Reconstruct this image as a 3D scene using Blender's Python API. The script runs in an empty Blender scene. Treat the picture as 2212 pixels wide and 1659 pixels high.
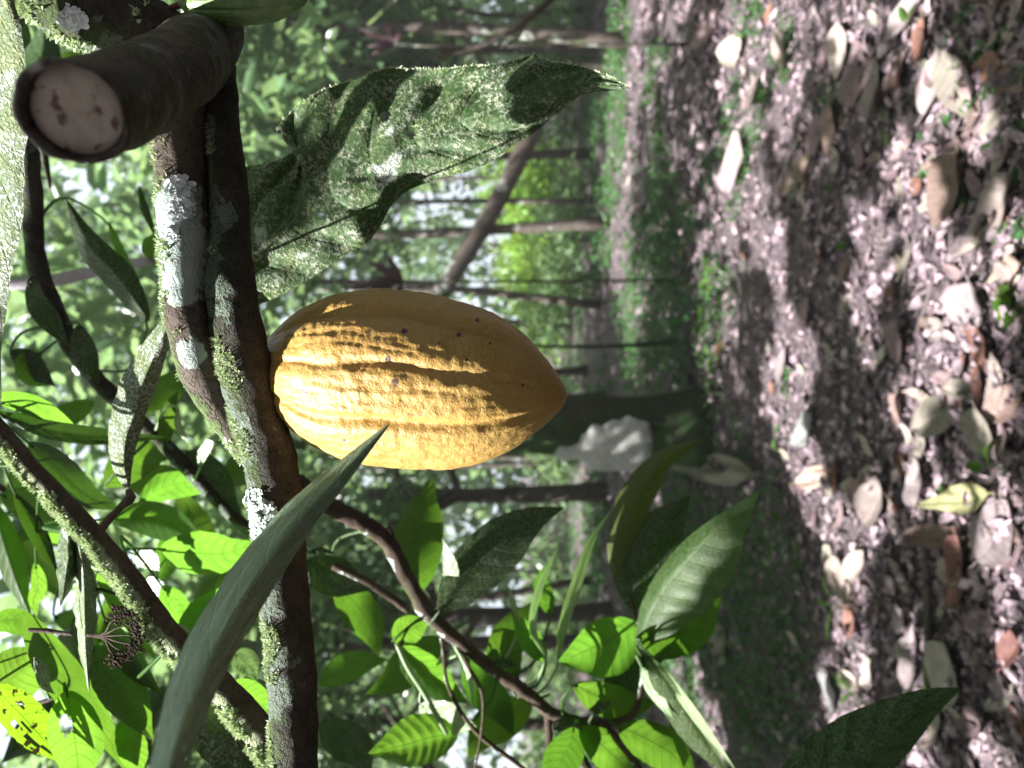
import bpy, math, random
import numpy as np
from mathutils import Vector, Matrix, Quaternion, noise

# ------------------------------------------------------------------ camera, sky, sun, exposure
sc = bpy.context.scene
COL = sc.collection
H = 1.45            # eye height of the hand-held phone, metres
F = 1598.0          # focal length in pixels of a 2212 px long frame
CX, CY = 1106.0, 829.5

cam = bpy.data.cameras.new("camera")
cam.lens = 26.0; cam.sensor_width = 36.0; cam.sensor_fit = 'HORIZONTAL'
cam.clip_start = 0.02; cam.clip_end = 400
cam.dof.use_dof = True; cam.dof.focus_distance = 0.425; cam.dof.aperture_fstop = 8.0
cam.dof.aperture_blades = 0
camo = bpy.data.objects.new("camera", cam); COL.objects.link(camo)
# the phone is held on its side: the picture's right is the world's down
camo.matrix_world = Matrix(((0, 1, 0, 0), (0, 0, -1, 0), (-1, 0, 0, H), (0, 0, 0, 1)))
sc.camera = camo

SUN = Vector((-0.52, -0.28, 0.80)).normalized()
w = bpy.data.worlds.new("World"); sc.world = w; w.use_nodes = True
wn = w.node_tree; wn.nodes.clear()
sky = wn.nodes.new('ShaderNodeTexSky'); sky.sky_type = 'NISHITA'; sky.sun_disc = False
sky.sun_elevation = math.asin(SUN.z); sky.sun_rotation = math.atan2(SUN.x, SUN.y) % (2*math.pi)
sky.air_density = 1.0; sky.dust_density = 6.0; sky.ozone_density = .6
bgn = wn.nodes.new('ShaderNodeBackground'); bgn.inputs[1].default_value = 0.05
wo = wn.nodes.new('ShaderNodeOutputWorld')
hz = wn.nodes.new('ShaderNodeHueSaturation'); hz.inputs['Saturation'].default_value = .55; hz.inputs['Value'].default_value = 1.25
hz.inputs['Value'].default_value = .75
wn.links.new(sky.outputs[0], hz.inputs['Color'])
# cloud-shaped brightening added to the sky ahead, to whiten the gaps
tc = wn.nodes.new('ShaderNodeTexCoord'); dp = wn.nodes.new('ShaderNodeVectorMath'); dp.operation = 'DOT_PRODUCT'; dp.inputs[1].default_value = (-.05, .88, .46)
wn.links.new(tc.outputs['Generated'], dp.inputs[0])
cn = wn.nodes.new('ShaderNodeTexNoise'); cn.inputs['Scale'].default_value = 3.0; cn.inputs['Detail'].default_value = 6; wn.links.new(tc.outputs['Generated'], cn.inputs['Vector'])
ad = wn.nodes.new('ShaderNodeMath'); ad.operation = 'MULTIPLY_ADD'; wn.links.new(cn.outputs['Fac'], ad.inputs[0]); ad.inputs[1].default_value = .5; wn.links.new(dp.outputs['Value'], ad.inputs[2])
mr = wn.nodes.new('ShaderNodeMapRange'); mr.inputs[1].default_value = .95; mr.inputs[2].default_value = 1.12; wn.links.new(ad.outputs[0], mr.inputs[0])
cm = wn.nodes.new('ShaderNodeMixRGB'); wn.links.new(mr.outputs[0], cm.inputs[0]); wn.links.new(hz.outputs[0], cm.inputs[1]); cm.inputs[2].default_value = (6.0, 6.8, 7.8, 1)
wn.links.new(cm.outputs[0], bgn.inputs[0]); wn.links.new(bgn.outputs[0], wo.inputs[0])
sl = bpy.data.lights.new("sun", 'SUN'); sl.energy = 5.0; sl.angle = math.radians(0.55); sl.color = (1.0, 0.965, 0.92)
so = bpy.data.objects.new("sun", sl); COL.objects.link(so)
so.rotation_euler = SUN.to_track_quat('Z', 'Y').to_euler()
sc.view_settings.view_transform = 'Standard'; sc.view_settings.look = 'None'
sc.view_settings.exposure = 2.05; sc.view_settings.gamma = 1.0
sc.cycles.use_denoising = True
sc.cycles.max_bounces = 7; sc.cycles.diffuse_bounces = 4; sc.cycles.glossy_bounces = 2
sc.cycles.transmission_bounces = 5; sc.cycles.transparent_max_bounces = 6
sc.cycles.caustics_reflective = False; sc.cycles.caustics_refractive = False
sc.cycles.sample_clamp_indirect = 6.0

# ------------------------------------------------------------------ helpers
def P(x, y, d):
    """world point seen at picture position x, y (2212 px frame) at distance d along the view"""
    return Vector(((CY-y)/F*d, d, H-(x-CX)/F*d))
def PA(a):
    a = np.asarray(a, float)
    return np.stack([(CY-a[:, 1])/F*a[:, 2], a[:, 2], H-(a[:, 0]-CX)/F*a[:, 2]], 1)
def gz(x, y):
    r = math.hypot(x, y)
    return 0.03*noise.noise(Vector((x*1.3, y*1.3, 3.1)))+0.012*noise.noise(Vector((x*6, y*6, 1.7))) + 0.15*noise.noise(Vector((x*.13, y*.13, 9)))*min(1, max(0, (r-6)/10))
def G(x, y, up=0.0):
    d = H*F/max(x-CX, 40)
    for _ in range(6):
        X = (CY-y)/F*d
        d = (H-gz(X, d)-up)*F/max(x-CX, 40)
    X = (CY-y)/F*d
    return Vector((X, d, gz(X, d)+up))

ORG = {}
def tag(o, label=None, cat=None, group=None, kind=None):
    if label: o['label'] = label
    if cat: o['category'] = cat
    if group: o['group'] = group
    if kind: o['kind'] = kind
    return o
def empty(name, loc, label=None, cat=None, group=None):
    o = bpy.data.objects.new(name, None); COL.objects.link(o); o.location = loc
    o.empty_display_size = 0.05
    ORG[o.name] = Vector(loc)
    return tag(o, label, cat, group)
def mk(name, V, Fc, mat, uv=None, parent=None, loc=None, smooth=True, tilt=None):
    V = np.asarray(V, float)
    L = Vector(loc) if loc is not None else (ORG[parent.name] if parent is not None else Vector(V[0]))
    me = bpy.data.meshes.new(name)
    me.from_pydata((V-np.array(L)).tolist(), [], [list(map(int, f)) for f in Fc] if not isinstance(Fc, list) else Fc)
    if uv is not None:
        ul = me.uv_layers.new(name="UVMap")
        idx = np.empty(len(me.loops), np.int32); me.loops.foreach_get('vertex_index', idx)
        ul.data.foreach_set('uv', np.asarray(uv, float)[idx].astype(np.float32).ravel())
    if smooth:
        me.polygons.foreach_set('use_smooth', [True]*len(me.polygons))
    me.materials.append(mat); me.update()
    o = bpy.data.objects.new(name, me); COL.objects.link(o)
    if parent is not None:
        o.parent = parent; o.location = L-ORG[parent.name]
    else:
        o.location = L
    ORG[o.name] = L
    return o

def catmull(pts, n):
    p = np.asarray(pts, float)
    if len(p) == 2: p = np.array([p[0], (p[0]+p[1])/2, p[1]])
    seg = np.linalg.norm(np.diff(p[:, :2], axis=0), axis=1)+1e-9
    if p.shape[1] == 3 and seg.max() < 5: seg = np.linalg.norm(np.diff(p, axis=0), axis=1)+1e-9
    T = np.concatenate([[0], np.cumsum(seg)])
    t = np.linspace(0, T[-1], n)
    m = np.zeros_like(p)
    m[1:-1] = (p[2:]-p[:-2])/(T[2:]-T[:-2])[:, None]
    m[0] = (p[1]-p[0])/seg[0]; m[-1] = (p[-1]-p[-2])/seg[-1]
    k = np.clip(np.searchsorted(T, t, side='right')-1, 0, len(p)-2)
    h = seg[k]; s = ((t-T[k])/h)[:, None]; h = h[:, None]
    return (2*s**3-3*s**2+1)*p[k]+(s**3-2*s**2+s)*h*m[k]+(-2*s**3+3*s**2)*p[k+1]+(s**3-s**2)*h*m[k+1]

def tube(C, R, seg=16, bump=0.0, bscale=60., seed=0, cap=True, ell=None):
    """C: Nx3 centre line, R: N radii -> verts, faces, frames"""
    C = np.asarray(C, float); R = np.asarray(R, float); n = len(C)
    T = np.gradient(C, axis=0); T /= np.linalg.norm(T, axis=1)[:, None]+1e-12
    u = np.cross(T[0], [0.3, 0.9, 0.2]); u /= np.linalg.norm(u)
    V = []; N = []
    for i in range(n):
        u = u-T[i]*np.dot(u, T[i]); u /= np.linalg.norm(u)+1e-12
        v = np.cross(T[i], u)
        for j in range(seg):
            a = 2*math.pi*j/seg
            dirv = u*math.cos(a)+v*math.sin(a)
            q = C[i]+dirv*R[i]
            k = 1.0
            if bump:
                k += bump*(noise.noise(Vector(q*bscale)+Vector((seed, 0, 0)))+.5*noise.noise(Vector(q*bscale*2.7)+Vector((seed, 5, 0))))
            V.append(C[i]+dirv*R[i]*k); N.append(dirv)
    Fc = [[i*seg+j, i*seg+(j+1) % seg, (i+1)*seg+(j+1) % seg, (i+1)*seg+j] for i in range(n-1) for j in range(seg)]
    if cap:
        Fc.append([j for j in range(seg)][::-1]); Fc.append([(n-1)*seg+j for j in range(seg)])
    return np.array(V), Fc, np.array(N)
def tube_px(pts, n=40, seg=16, bump=0.0, bscale=60., seed=0):
    """pts (x, y, distance, radius px)"""
    p = catmull(np.array(pts, float), n)
    return tube(PA(p[:, :3]), p[:, 3]*p[:, 2]/F, seg, bump, bscale, seed)
class Acc:
    def __init__(s): s.V = []; s.F = []; s.U = []; s.n = 0
    def add(s, V, Fc, uv=None):
        s.V.append(np.asarray(V, float)); s.F += [[i+s.n for i in f] for f in Fc]
        s.U.append(np.asarray(uv, float) if uv is not None else np.zeros((len(V), 2)))
        s.n += len(V)
    def build(s, name, mat, **k):
        return mk(name, np.concatenate(s.V), s.F, mat, uv=np.concatenate(s.U), **k)

# ------------------------------------------------------------------ materials
class NT:
    def __init__(s, name):
        s.m = bpy.data.materials.new(name); s.m.use_nodes = True
        s.t = s.m.node_tree; s.t.nodes.clear()
        s.out = s.t.nodes.new('ShaderNodeOutputMaterial')
    def n(s, typ, props=None, **ins):
        nd = s.t.nodes.new('ShaderNode'+typ)
        for k, v in (props or {}).items(): setattr(nd, k, v)
        for k, v in ins.items():
            key = int(k[1:]) if k[0] == 'i' and k[1:].isdigit() else k.replace('_', ' ')
            s.set(nd, key, v)
        return nd
    def set(s, nd, key, v):
        sock = nd.inputs[key]
        if isinstance(v, bpy.types.NodeSocket): s.t.links.new(v, sock)
        elif isinstance(v, tuple) and len(v) == 3 and sock.type == 'RGBA': sock.default_value = (*v, 1)
        else: sock.default_value = v
    def noise(s, co, scale, detail=4, rough=.6):
        return s.n('TexNoise', Vector=co, Scale=scale, Detail=detail, Roughness=rough).outputs['Fac']
    def ramp(s, f, a, b):
        return s.n('MapRange', {'interpolation_type': 'SMOOTHSTEP'}, Value=f, i1=a, i2=b).outputs[0]
    def mix(s, f, a, b, mode='MIX'):
        nd = s.n('MixRGB', {'blend_type': mode}); s.set(nd, 0, f); s.set(nd, 1, a); s.set(nd, 2, b); return nd.outputs[0]
    def math(s, op, a, b=0.0):
        nd = s.n('Math', {'operation': op}); s.set(nd, 0, a); s.set(nd, 1, b); return nd.outputs[0]
    def co(s): return s.n('TexCoord').outputs['Object']
    def geo(s): return s.n('NewGeometry')
    def done(s, sh): s.t.links.new(sh, s.out.inputs[0]); return s.m
    def bump(s, hgt, dist, strength=1.0):
        return s.n('Bump', Strength=strength, Distance=dist, Height=hgt).outputs[0]

def leaf_mat(name, base, base2, trans, tf=0.45, rough=0.42, lichen=0.0, lcol=(.42, .48, .36), nv=9., vein=.5, spots=0.0, scol=(.02, .012, .005), island=False, bump=.0006, spec=.4, lscale=1.0, streak=0.0):
    s = NT(name); co = s.co()
    rnd = s.geo().outputs['Random Per Island'] if island else s.n('ObjectInfo').outputs['Random']
    base = tuple(base); n1 = s.noise(co, 35); col = s.mix(s.ramp(n1, .35, .7), base, base2)
    hv = s.n('HueSaturation', Hue=s.n('MapRange', Value=rnd, i3=.485, i4=.515).outputs[0], Saturation=1.0, Value=s.n('MapRange', Value=rnd, i3=.7, i4=1.3).outputs[0], Color=col).outputs[0]
    tcol = s.n('HueSaturation', Hue=s.n('MapRange', Value=rnd, i3=.49, i4=.51).outputs[0], Value=s.n('MapRange', Value=rnd, i3=.75, i4=1.2).outputs[0], Color=s.mix(s.ramp(s.noise(co, 18), .3, .75), trans, tuple(c*.6 for c in trans))).outputs[0]
    hgt = n1
    if not island:
        uv = s.n('SeparateXYZ', Vector=s.n('TexCoord').outputs['UV'])
        U, Vv = uv.outputs[0], uv.outputs[1]
        wv = s.math('ABSOLUTE', s.math('SUBTRACT', s.math('MULTIPLY', Vv, 2.0), 1.0))
        ph = s.math('FRACT', s.math('SUBTRACT', s.math('MULTIPLY', U, nv), s.math('MULTIPLY', s.math('POWER', wv, 1.4), 1.3)))
        dv = s.math('ABSOLUTE', s.math('SUBTRACT', ph, .5))
        v1 = s.math('SUBTRACT', 1.0, s.ramp(dv, .0, .07)); v2 = s.math('SUBTRACT', 1.0, s.ramp(wv, .012, .05))
        v = s.math('MAXIMUM', v1, v2)
        vor = s.n('TexVoronoi', {'feature': 'DISTANCE_TO_EDGE'}, Vector=co, Scale=240.).outputs[0]
        v3 = s.math('SUBTRACT', 1.0, s.ramp(vor, .0, .06))
        hv = s.mix(s.math('MULTIPLY', v, vein*.55), hv, tuple(min(1, c*2.2+.03) for c in base))
        tcol = s.mix(s.math('MULTIPLY', s.math('MAXIMUM', s.math('MULTIPLY', v2, .75), s.math('MAXIMUM', s.math('MULTIPLY', v1, .6), s.math('MULTIPLY', v3, .25))), vein), tcol, tuple(c*.45 for c in trans))
        hgt = s.math('ADD', s.math('MULTIPLY', s.math('SUBTRACT', dv, v), .6), s.math('MULTIPLY', n1, .5))
    if spots:
        sp = s.ramp(s.noise(co, 95, 3, .55), .66-.1*spots, .70-.1*spots)
        hv = s.mix(sp, hv, scol); tcol = s.mix(sp, tcol, scol)
    if streak:
        sn = s.noise(s.n('VectorMath', {'operation': 'MULTIPLY'}, i0=s.n('TexCoord').outputs['UV'], i1=(5, 26, 0)).outputs[0], 1.0, 4, .6)
        hv = s.mix(s.math('MULTIPLY', s.ramp(sn, .42, .66), streak), hv, tuple(min(1, c*2.4+.03) for c in base))
    if lichen:
        la = s.ramp(s.noise(co, 90*lscale, 6, .75), .60-.22*lichen, .72-.22*lichen)
        lb = s.ramp(s.noise(co, 420*lscale, 3, .7), .42, .62)
        lm = s.math('MULTIPLY', s.math('ADD', s.math('MULTIPLY', la, .8), .25), lb)
        lc = s.mix(s.ramp(s.noise(co, 55, 3), .45, .6), lcol, (.32, .38, .19))
        hv = s.mix(lm, hv, lc); tcol = s.mix(lm, tcol, tuple(c*.35 for c in trans))
        big = 0.0 if lichen < .5 else s.ramp(s.noise(co, 38, 2, .4), .69, .72)
        hv = s.mix(big, hv, (.50, .56, .50))
        hgt = s.math('ADD', hgt, s.math('MULTIPLY', lm, 1.2))
    bm = s.bump(hgt, bump, .9)
    pb = s.n('BsdfPrincipled', Base_Color=hv, Roughness=rough, Normal=bm); pb.inputs['Specular IOR Level'].default_value = spec
    tb = s.n('BsdfTranslucent', Color=tcol, Normal=bm)
    mx = s.n('MixShader'); s.set(mx, 0, tf); s.set(mx, 1, pb.outputs[0]); s.set(mx, 2, tb.outputs[0])
    return s.done(mx.outputs[0])

def bark_mat(name, c1, c2, lichen=.0, moss=.0, scale=1.0, lcol=(.55, .64, .60), mcol=(.10, .16, .035), bump=.0015, mside=(-.5, -.2, .8), zones=()):
    s = NT(name); co = s.co()
    n1 = s.noise(co, 40*scale, 6, .7); n2 = s.noise(co, 260*scale, 4, .7)
    col = s.mix(s.ramp(n1, .3, .7), c1, c2)
    col = s.mix(s.ramp(n2, .5, .75), col, tuple(c*.35 for c in c1))
    ck = s.ramp(s.n('TexVoronoi', {'feature': 'DISTANCE_TO_EDGE'}, Vector=s.n('VectorMath', {'operation': 'ADD'}, i0=co, i1=s.n('VectorMath', {'operation': 'SCALE'}, i0=s.n('TexNoise', Vector=co, Scale=70*scale).outputs['Color'], Scale=.02/scale).outputs[0]).outputs[0], Scale=150.*scale).outputs[0], .0, .09)
    hgt = s.math('ADD', s.math('ADD', n1, s.math('MULTIPLY', n2, .6)), s.math('MULTIPLY', ck, .08))
    col = s.mix(s.math('MULTIPLY', s.math('SUBTRACT', 1.0, ck), .12), col, tuple(c*.4 for c in c1))
    nrm = s.n('VectorMath', {'operation': 'DOT_PRODUCT'}, i0=s.geo().outputs['Normal'], i1=mside).outputs['Value']
    if moss:
        mm = s.ramp(s.math('ADD', s.noise(co, 30*scale, 6, .8), s.math('MULTIPLY', nrm, .22)), .72-.3*moss, .86-.3*moss)
        col = s.mix(mm, col, s.mix(s.noise(co, 400*scale, 2), tuple(c*.5 for c in mcol), tuple(min(1, c*1.7) for c in mcol)))
        hgt = s.math('ADD', hgt, s.math('MULTIPLY', s.math('MULTIPLY', mm, n2), 1.5))
    if lichen:
        lm = s.ramp(s.math('ADD', s.noise(co, 22*scale, 5, .6), s.math('MULTIPLY', nrm, .12)), .72-.3*lichen, .76-.3*lichen)
        lm = s.math('MULTIPLY', lm, s.ramp(s.noise(co, 180*scale, 3), .28, .5))
        for zc, zr in zones:
            zd = s.n('VectorMath', {'operation': 'DISTANCE'}, i0=co, i1=tuple(zc)).outputs['Value']
            zd = s.math('ADD', zd, s.math('MULTIPLY', s.math('SUBTRACT', s.noise(co, 60, 4, .65), .5), zr*1.6))
            lm = s.math('MAXIMUM', lm, s.math('SUBTRACT', 1.0, s.ramp(zd, zr*.85, zr)))
        col = s.mix(lm, col, s.mix(s.noise(co, 90*scale, 3), lcol, tuple(c*.75 for c in lcol)))
        hgt = s.math('ADD', hgt, s.math('MULTIPLY', lm, .5))
    pb = s.n('BsdfPrincipled', Base_Color=col, Roughness=.85, Normal=s.bump(hgt, bump, 1.0)); pb.inputs['Specular IOR Level'].default_value = .25
    return s.done(pb.outputs[0])

def plain(name, c1, c2, rough=.7, scale=40., bump=.0008, island=False, tf=0.0, tcol=None, spec=.3, var=.35):
    s = NT(name); co = s.co(); n1 = s.noise(co, scale, 5, .65)
    col = s.mix(s.ramp(n1, .3, .7), c1, c2)
    rnd = s.geo().outputs['Random Per Island'] if island else s.n('ObjectInfo').outputs['Random']
    col = s.n('HueSaturation', Hue=s.n('MapRange', Value=rnd, i3=.49, i4=.51).outputs[0], Value=s.n('MapRange', Value=rnd, i3=1-var, i4=1+var).outputs[0], Color=col).outputs[0]
    pb = s.n('BsdfPrincipled', Base_Color=col, Roughness=rough, Normal=s.bump(n1, bump, .8)); pb.inputs['Specular IOR Level'].default_value = spec
    if not tf: return s.done(pb.outputs[0])
    tb = s.n('BsdfTranslucent', Color=tcol or c2)
    mx = s.n('MixShader'); s.set(mx, 0, tf); s.set(mx, 1, pb.outputs[0]); s.set(mx, 2, tb.outputs[0])
    return s.done(mx.outputs[0])

M_LEAF = leaf_mat('green_leaf', (.032, .08, .012), (.045, .10, .018), (.14, .34, .025), tf=.5, lichen=.12, vein=.9)
M_LEAFB = leaf_mat('young_leaf', (.04, .105, .014), (.055, .13, .02), (.18, .40, .035), tf=.6, vein=.9)
M_LEAFSP = leaf_mat('spotted_leaf', (.05, .12, .015), (.065, .14, .02), (.25, .48, .02), tf=.6, spots=.75, vein=.9)
M_DARK = leaf_mat('dark_leaf', (.018, .048, .010), (.03, .07, .015), (.05, .13, .008), tf=.3, lichen=.1, vein=.6)  # darker, less translucent green than green_leaf
M_OLIVE = leaf_mat('olive_leaf', (.06, .075, .02), (.08, .085, .03), (.14, .18, .02), tf=.35, vein=.8)
M_MOLD = leaf_mat('lichened_leaf', (.035, .075, .022), (.05, .095, .032), (.06, .12, .02), tf=.18, lichen=.70, lcol=(.45, .50, .37), lscale=.8, rough=.6, vein=.45, bump=.0011, spec=.3)
M_MOLD2 = leaf_mat('grey_green_leaf', (.13, .20, .12), (.18, .255, .155), (.05, .09, .02), tf=.12, lichen=.45, lcol=(.36, .43, .32), rough=.55, vein=.8, spec=.25, streak=.95)
M_WHITE = leaf_mat('pale_crusted_leaf', (.10, .17, .07), (.16, .22, .10), (.08, .14, .02), tf=.15, lichen=1.5, lcol=(.56, .62, .55), rough=.65, vein=.3, bump=.001)
M_PALE = leaf_mat('pale_glare_leaf', (.25, .35, .19), (.33, .43, .25), (.28, .46, .12), tf=.3, rough=.35, vein=.5)  # pale colour holds the sun glare and sky sheen of these leaves
M_CROWN = leaf_mat('crown_leaf', (.075, .14, .065), (.11, .19, .095), (.31, .48, .19), tf=.45, rough=.3, spec=.6, island=True)
M_BUSH = leaf_mat('bush_leaf', (.10, .18, .08), (.14, .235, .11), (.38, .56, .22), tf=.45, rough=.45, island=True)
M_BARK = bark_mat('brown_bark', (.055, .040, .030), (.11, .085, .068), lichen=.25, moss=.35)
M_BARKM = bark_mat('sunlit_moss_bark', (.045, .032, .024), (.10, .075, .06), lichen=.2, moss=.85, mcol=(.27, .31, .19), mside=(-1.5, -.9, 1.1), bump=.003)  # real moss, its sunward side coloured paler to look lit
M_BARKD = bark_mat('mossy_dark_bark', (.036, .033, .027), (.085, .076, .063), scale=1.5, lichen=.55, moss=.66, lcol=(.20, .25, .20), mcol=(.07, .10, .04), bump=.003)
M_BARKL = bark_mat('lichened_bark', (.07, .055, .045), (.13, .105, .09), lichen=.30, moss=.42, lcol=(.36, .43, .40), bump=.0022, mcol=(.09, .13, .05), zones=[(P(x, y, .412)-P(500, 640, .43), r) for x, y, r in ((380, 450, .017), (385, 520, .019), (388, 580, .019), (385, 610, .014), (410, 770, .012), (440, 850, .009), (480, 910, .006))])
M_TWIG = bark_mat('twig_bark', (.05, .034, .024), (.095, .07, .055), lichen=.25, moss=.15, scale=1.5)
M_TRUNK = bark_mat('trunk_bark', (.055, .045, .04), (.12, .10, .09), lichen=.35, moss=.3, scale=.12, bump=.01, lcol=(.35, .38, .36))
M_TRUNKM = bark_mat('mossy_trunk_bark', (.03, .035, .02), (.05, .055, .035), lichen=.05, moss=.75, scale=.15, bump=.01, mcol=(.035, .07, .022))
M_MOSS = plain('moss', (.36, .45, .27), (.60, .68, .50), .9, 120, island=True, tf=.25, tcol=(.42, .52, .24), spec=.1)
M_MOSSD = plain('dark_moss', (.07, .12, .03), (.13, .19, .06), .9, 120, island=True, tf=.2, tcol=(.15, .22, .04), spec=.1)
M_LICH = plain('lichen', (.50, .62, .58), (.62, .72, .66), .85, 200, island=True, spec=.15)

# ------------------------------------------------------------------ setting: ground
def ground():
    xs = np.concatenate([-np.geomspace(70, 3.2, 40), np.linspace(-3, 3, 151), np.geomspace(3.2, 70, 40)])
    ys = np.concatenate([np.linspace(-30, 1.0, 20), np.linspace(1.2, 6, 130), np.geomspace(6.05, 120, 90)])
    V = [(x, y, gz(x, y)) for y in ys for x in xs]; nx = len(xs)
    Fc = [[j*nx+i, j*nx+i+1, (j+1)*nx+i+1, (j+1)*nx+i] for j in range(len(ys)-1) for i in range(nx-1)]
    s = NT('forest_soil'); co = s.co()
    n1 = s.noise(co, 1.2, 6, .7); n2 = s.noise(co, 30, 8, .75); n3 = s.noise(co, 9, 5)
    col = s.mix(s.ramp(n2, .35, .65), (.032, .026, .029), (.175, .132, .158))
    col = s.mix(s.ramp(n3, .5, .7), col, (.13, .105, .10))
    col = s.mix(s.math('MULTIPLY', s.ramp(n1, .5, .68), .55), col, (.05, .085, .035))
    n4 = s.noise(co, 110, 5, .7); col = s.mix(s.math('MULTIPLY', s.ramp(n4, .5, .68), .8), col, (.29, .22, .26)); col = s.mix(s.math('MULTIPLY', s.ramp(n4, .5, .3), .7), col, (.015, .012, .013))
    pb = s.n('BsdfPrincipled', Base_Color=col, Roughness=.9, Normal=s.bump(s.math('ADD', s.math('ADD', n2, n3), s.math('MULTIPLY', n4, .4)), .03, 1.0))
    o = mk('ground', V, Fc, s.done(pb.outputs[0]), loc=(0, 0, 0)); tag(o, kind='structure')
ground()

rng = np.random.default_rng(7)
random.seed(7)

# ------------------------------------------------------------------ leaves for crowns and litter (low, many)
def leaf_batch(pos, yaw, pitch, roll, L, W, curl=.15, fold=.25, wob=0.12):
    """arrays -> verts, faces: six-cornered folded leaves"""
    n = len(pos)
    base = np.array([[0, 0, 0], [.28, .42, 0], [.66, .40, 0], [1, 0, 0], [.66, -.40, 0], [.28, -.42, 0], [.5, 0, 0]])
    v = np.repeat(base[None], n, 0)
    v[:, :, 1] *= 1+rng.uniform(-wob, wob, (n, 7))
    z = fold*np.abs(v[:, :, 1])-curl*v[:, :, 0]**2
    X = v[:, :, 0]*L[:, None]; Y = v[:, :, 1]*W[:, None]; Z = z*L[:, None]*np.where(np.arange(7) == 3, 1, 1)
    cr, sr = np.cos(roll)[:, None], np.sin(roll)[:, None]
    Y, Z = Y*cr-Z*sr, Y*sr+Z*cr
    cp, sp = np.cos(pitch)[:, None], np.sin(pitch)[:, None]
    X, Z = X*cp-Z*sp, X*sp+Z*cp
    cy, sy = np.cos(yaw)[:, None], np.sin(yaw)[:, None]
    X, Y = X*cy-Y*sy, X*sy+Y*cy
    V = np.stack([X, Y, Z], 2)+pos[:, None, :]
    f = np.array([[0, 6, 2, 1], [6, 3, 2, 2], [0, 5, 4, 6], [6, 4, 3, 3]])
    Fc = []
    for i in range(n):
        b = 7*i
        Fc += [[b, b+6, b+2, b+1], [b+6, b+3, b+2], [b, b+5, b+4, b+6], [b+6, b+4, b+3]]
    return V.reshape(-1, 3), Fc

def crown_points(n_cl, per, rx, ry, rz, c, L=.2, droop=.5, shell=.35):
    """clustered leaves round twig ends"""
    d = rng.normal(size=(n_cl, 3)); d /= np.linalg.norm(d, axis=1)[:, None]
    r = rng.uniform(shell, 1, n_cl)**.6
    cl = d*r[:, None]*np.array([rx, ry, rz])+np.array(c)
    pos = np.repeat(cl, per, 0)+rng.normal(scale=.16, size=(n_cl*per, 3))*np.array([1, 1, .7])
    n = len(pos)
    yaw = np.repeat(rng.uniform(0, 6.28, n_cl), per)+rng.uniform(-3.1, 3.1, n)
    pitch = -rng.uniform(-.2, droop*2, n); roll = rng.normal(scale=.5, size=n)
    LL = L*rng.uniform(.6, 1.25, n); W = LL*rng.uniform(.32, .45, n)
    return pos, yaw, pitch, roll, LL, W

TR = {}
def crown_mesh(key, **k):
    V, Fc = leaf_batch(*crown_points(**k))
    me = bpy.data.meshes.new(key); me.from_pydata(V.tolist(), [], Fc); me.materials.append(M_CROWN)
    me.polygons.foreach_set('use_smooth', [True]*len(me.polygons))
    return me

# ---- points that the photograph shows in sun (x, y, distance or None for the ground, radius in metres)
LIT = []
def lit_px(x, y, rpx, d=None):
    q = P(x, y, d) if d else G(x, y)
    LIT.append((q, rpx*q.y/F*1.3))
for a in [(1590, 330, 35), (1600, 390, 30), (1612, 280, 25), (1640, 500, 35), (1680, 560, 35), (1880, 500, 42), (1885, 550, 35), (1985, 500, 36), (1990, 550, 30),
          (1865, 655, 34), (1875, 700, 26), (2045, 180, 36), (2030, 220, 30), (2020, 410, 26), (1950, 345, 26), (2010, 370, 20), (1930, 330, 18),
          (2110, 670, 52), (2060, 640, 30), (2040, 690, 30), (2050, 750, 30), (2010, 790, 26), (1720, 930, 50), (1690, 880, 45), (1730, 990, 45), (1760, 1030, 30), (1670, 830, 40),
          (1905, 1090, 30), (1800, 1130, 36), (1760, 1090, 30), (1850, 1160, 30), (1830, 1200, 30), (1840, 1250, 30), (1990, 1040, 34), (2090, 1080, 34),
          (2170, 1130, 46), (2180, 1190, 36), (2140, 1180, 30), (1945, 890, 26), (1985, 920, 26), (2000, 970, 22), (2120, 590, 28), (2185, 560, 26), (2180, 480, 26), (2060, 560, 22),
          (1270, 350, 60), (1280, 420, 55), (1290, 500, 40), (1360, 660, 50), (1370, 720, 50), (1370, 790, 45), (1300, 780, 50), (1980, 1440, 34), (1990, 1380, 26),
          (1830, 1360, 30), (1860, 1400, 26), (1800, 1500, 40), (1840, 1540, 30), (1460, 1420, 60), (1510, 1500, 50), (1550, 1600, 50), (2000, 1620, 40), (2140, 1640, 36),
          (1700, 200, 22), (1690, 230, 20), (1855, 40, 26), (1985, 15, 28), (2120, 270, 22), (1740, 760, 30), (1700, 720, 34), (1560, 560, 30), (2160, 860, 26), (2195, 1420, 30), (1300, 1100, 60), (1420, 1120, 50)]:
    lit_px(*a)
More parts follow.
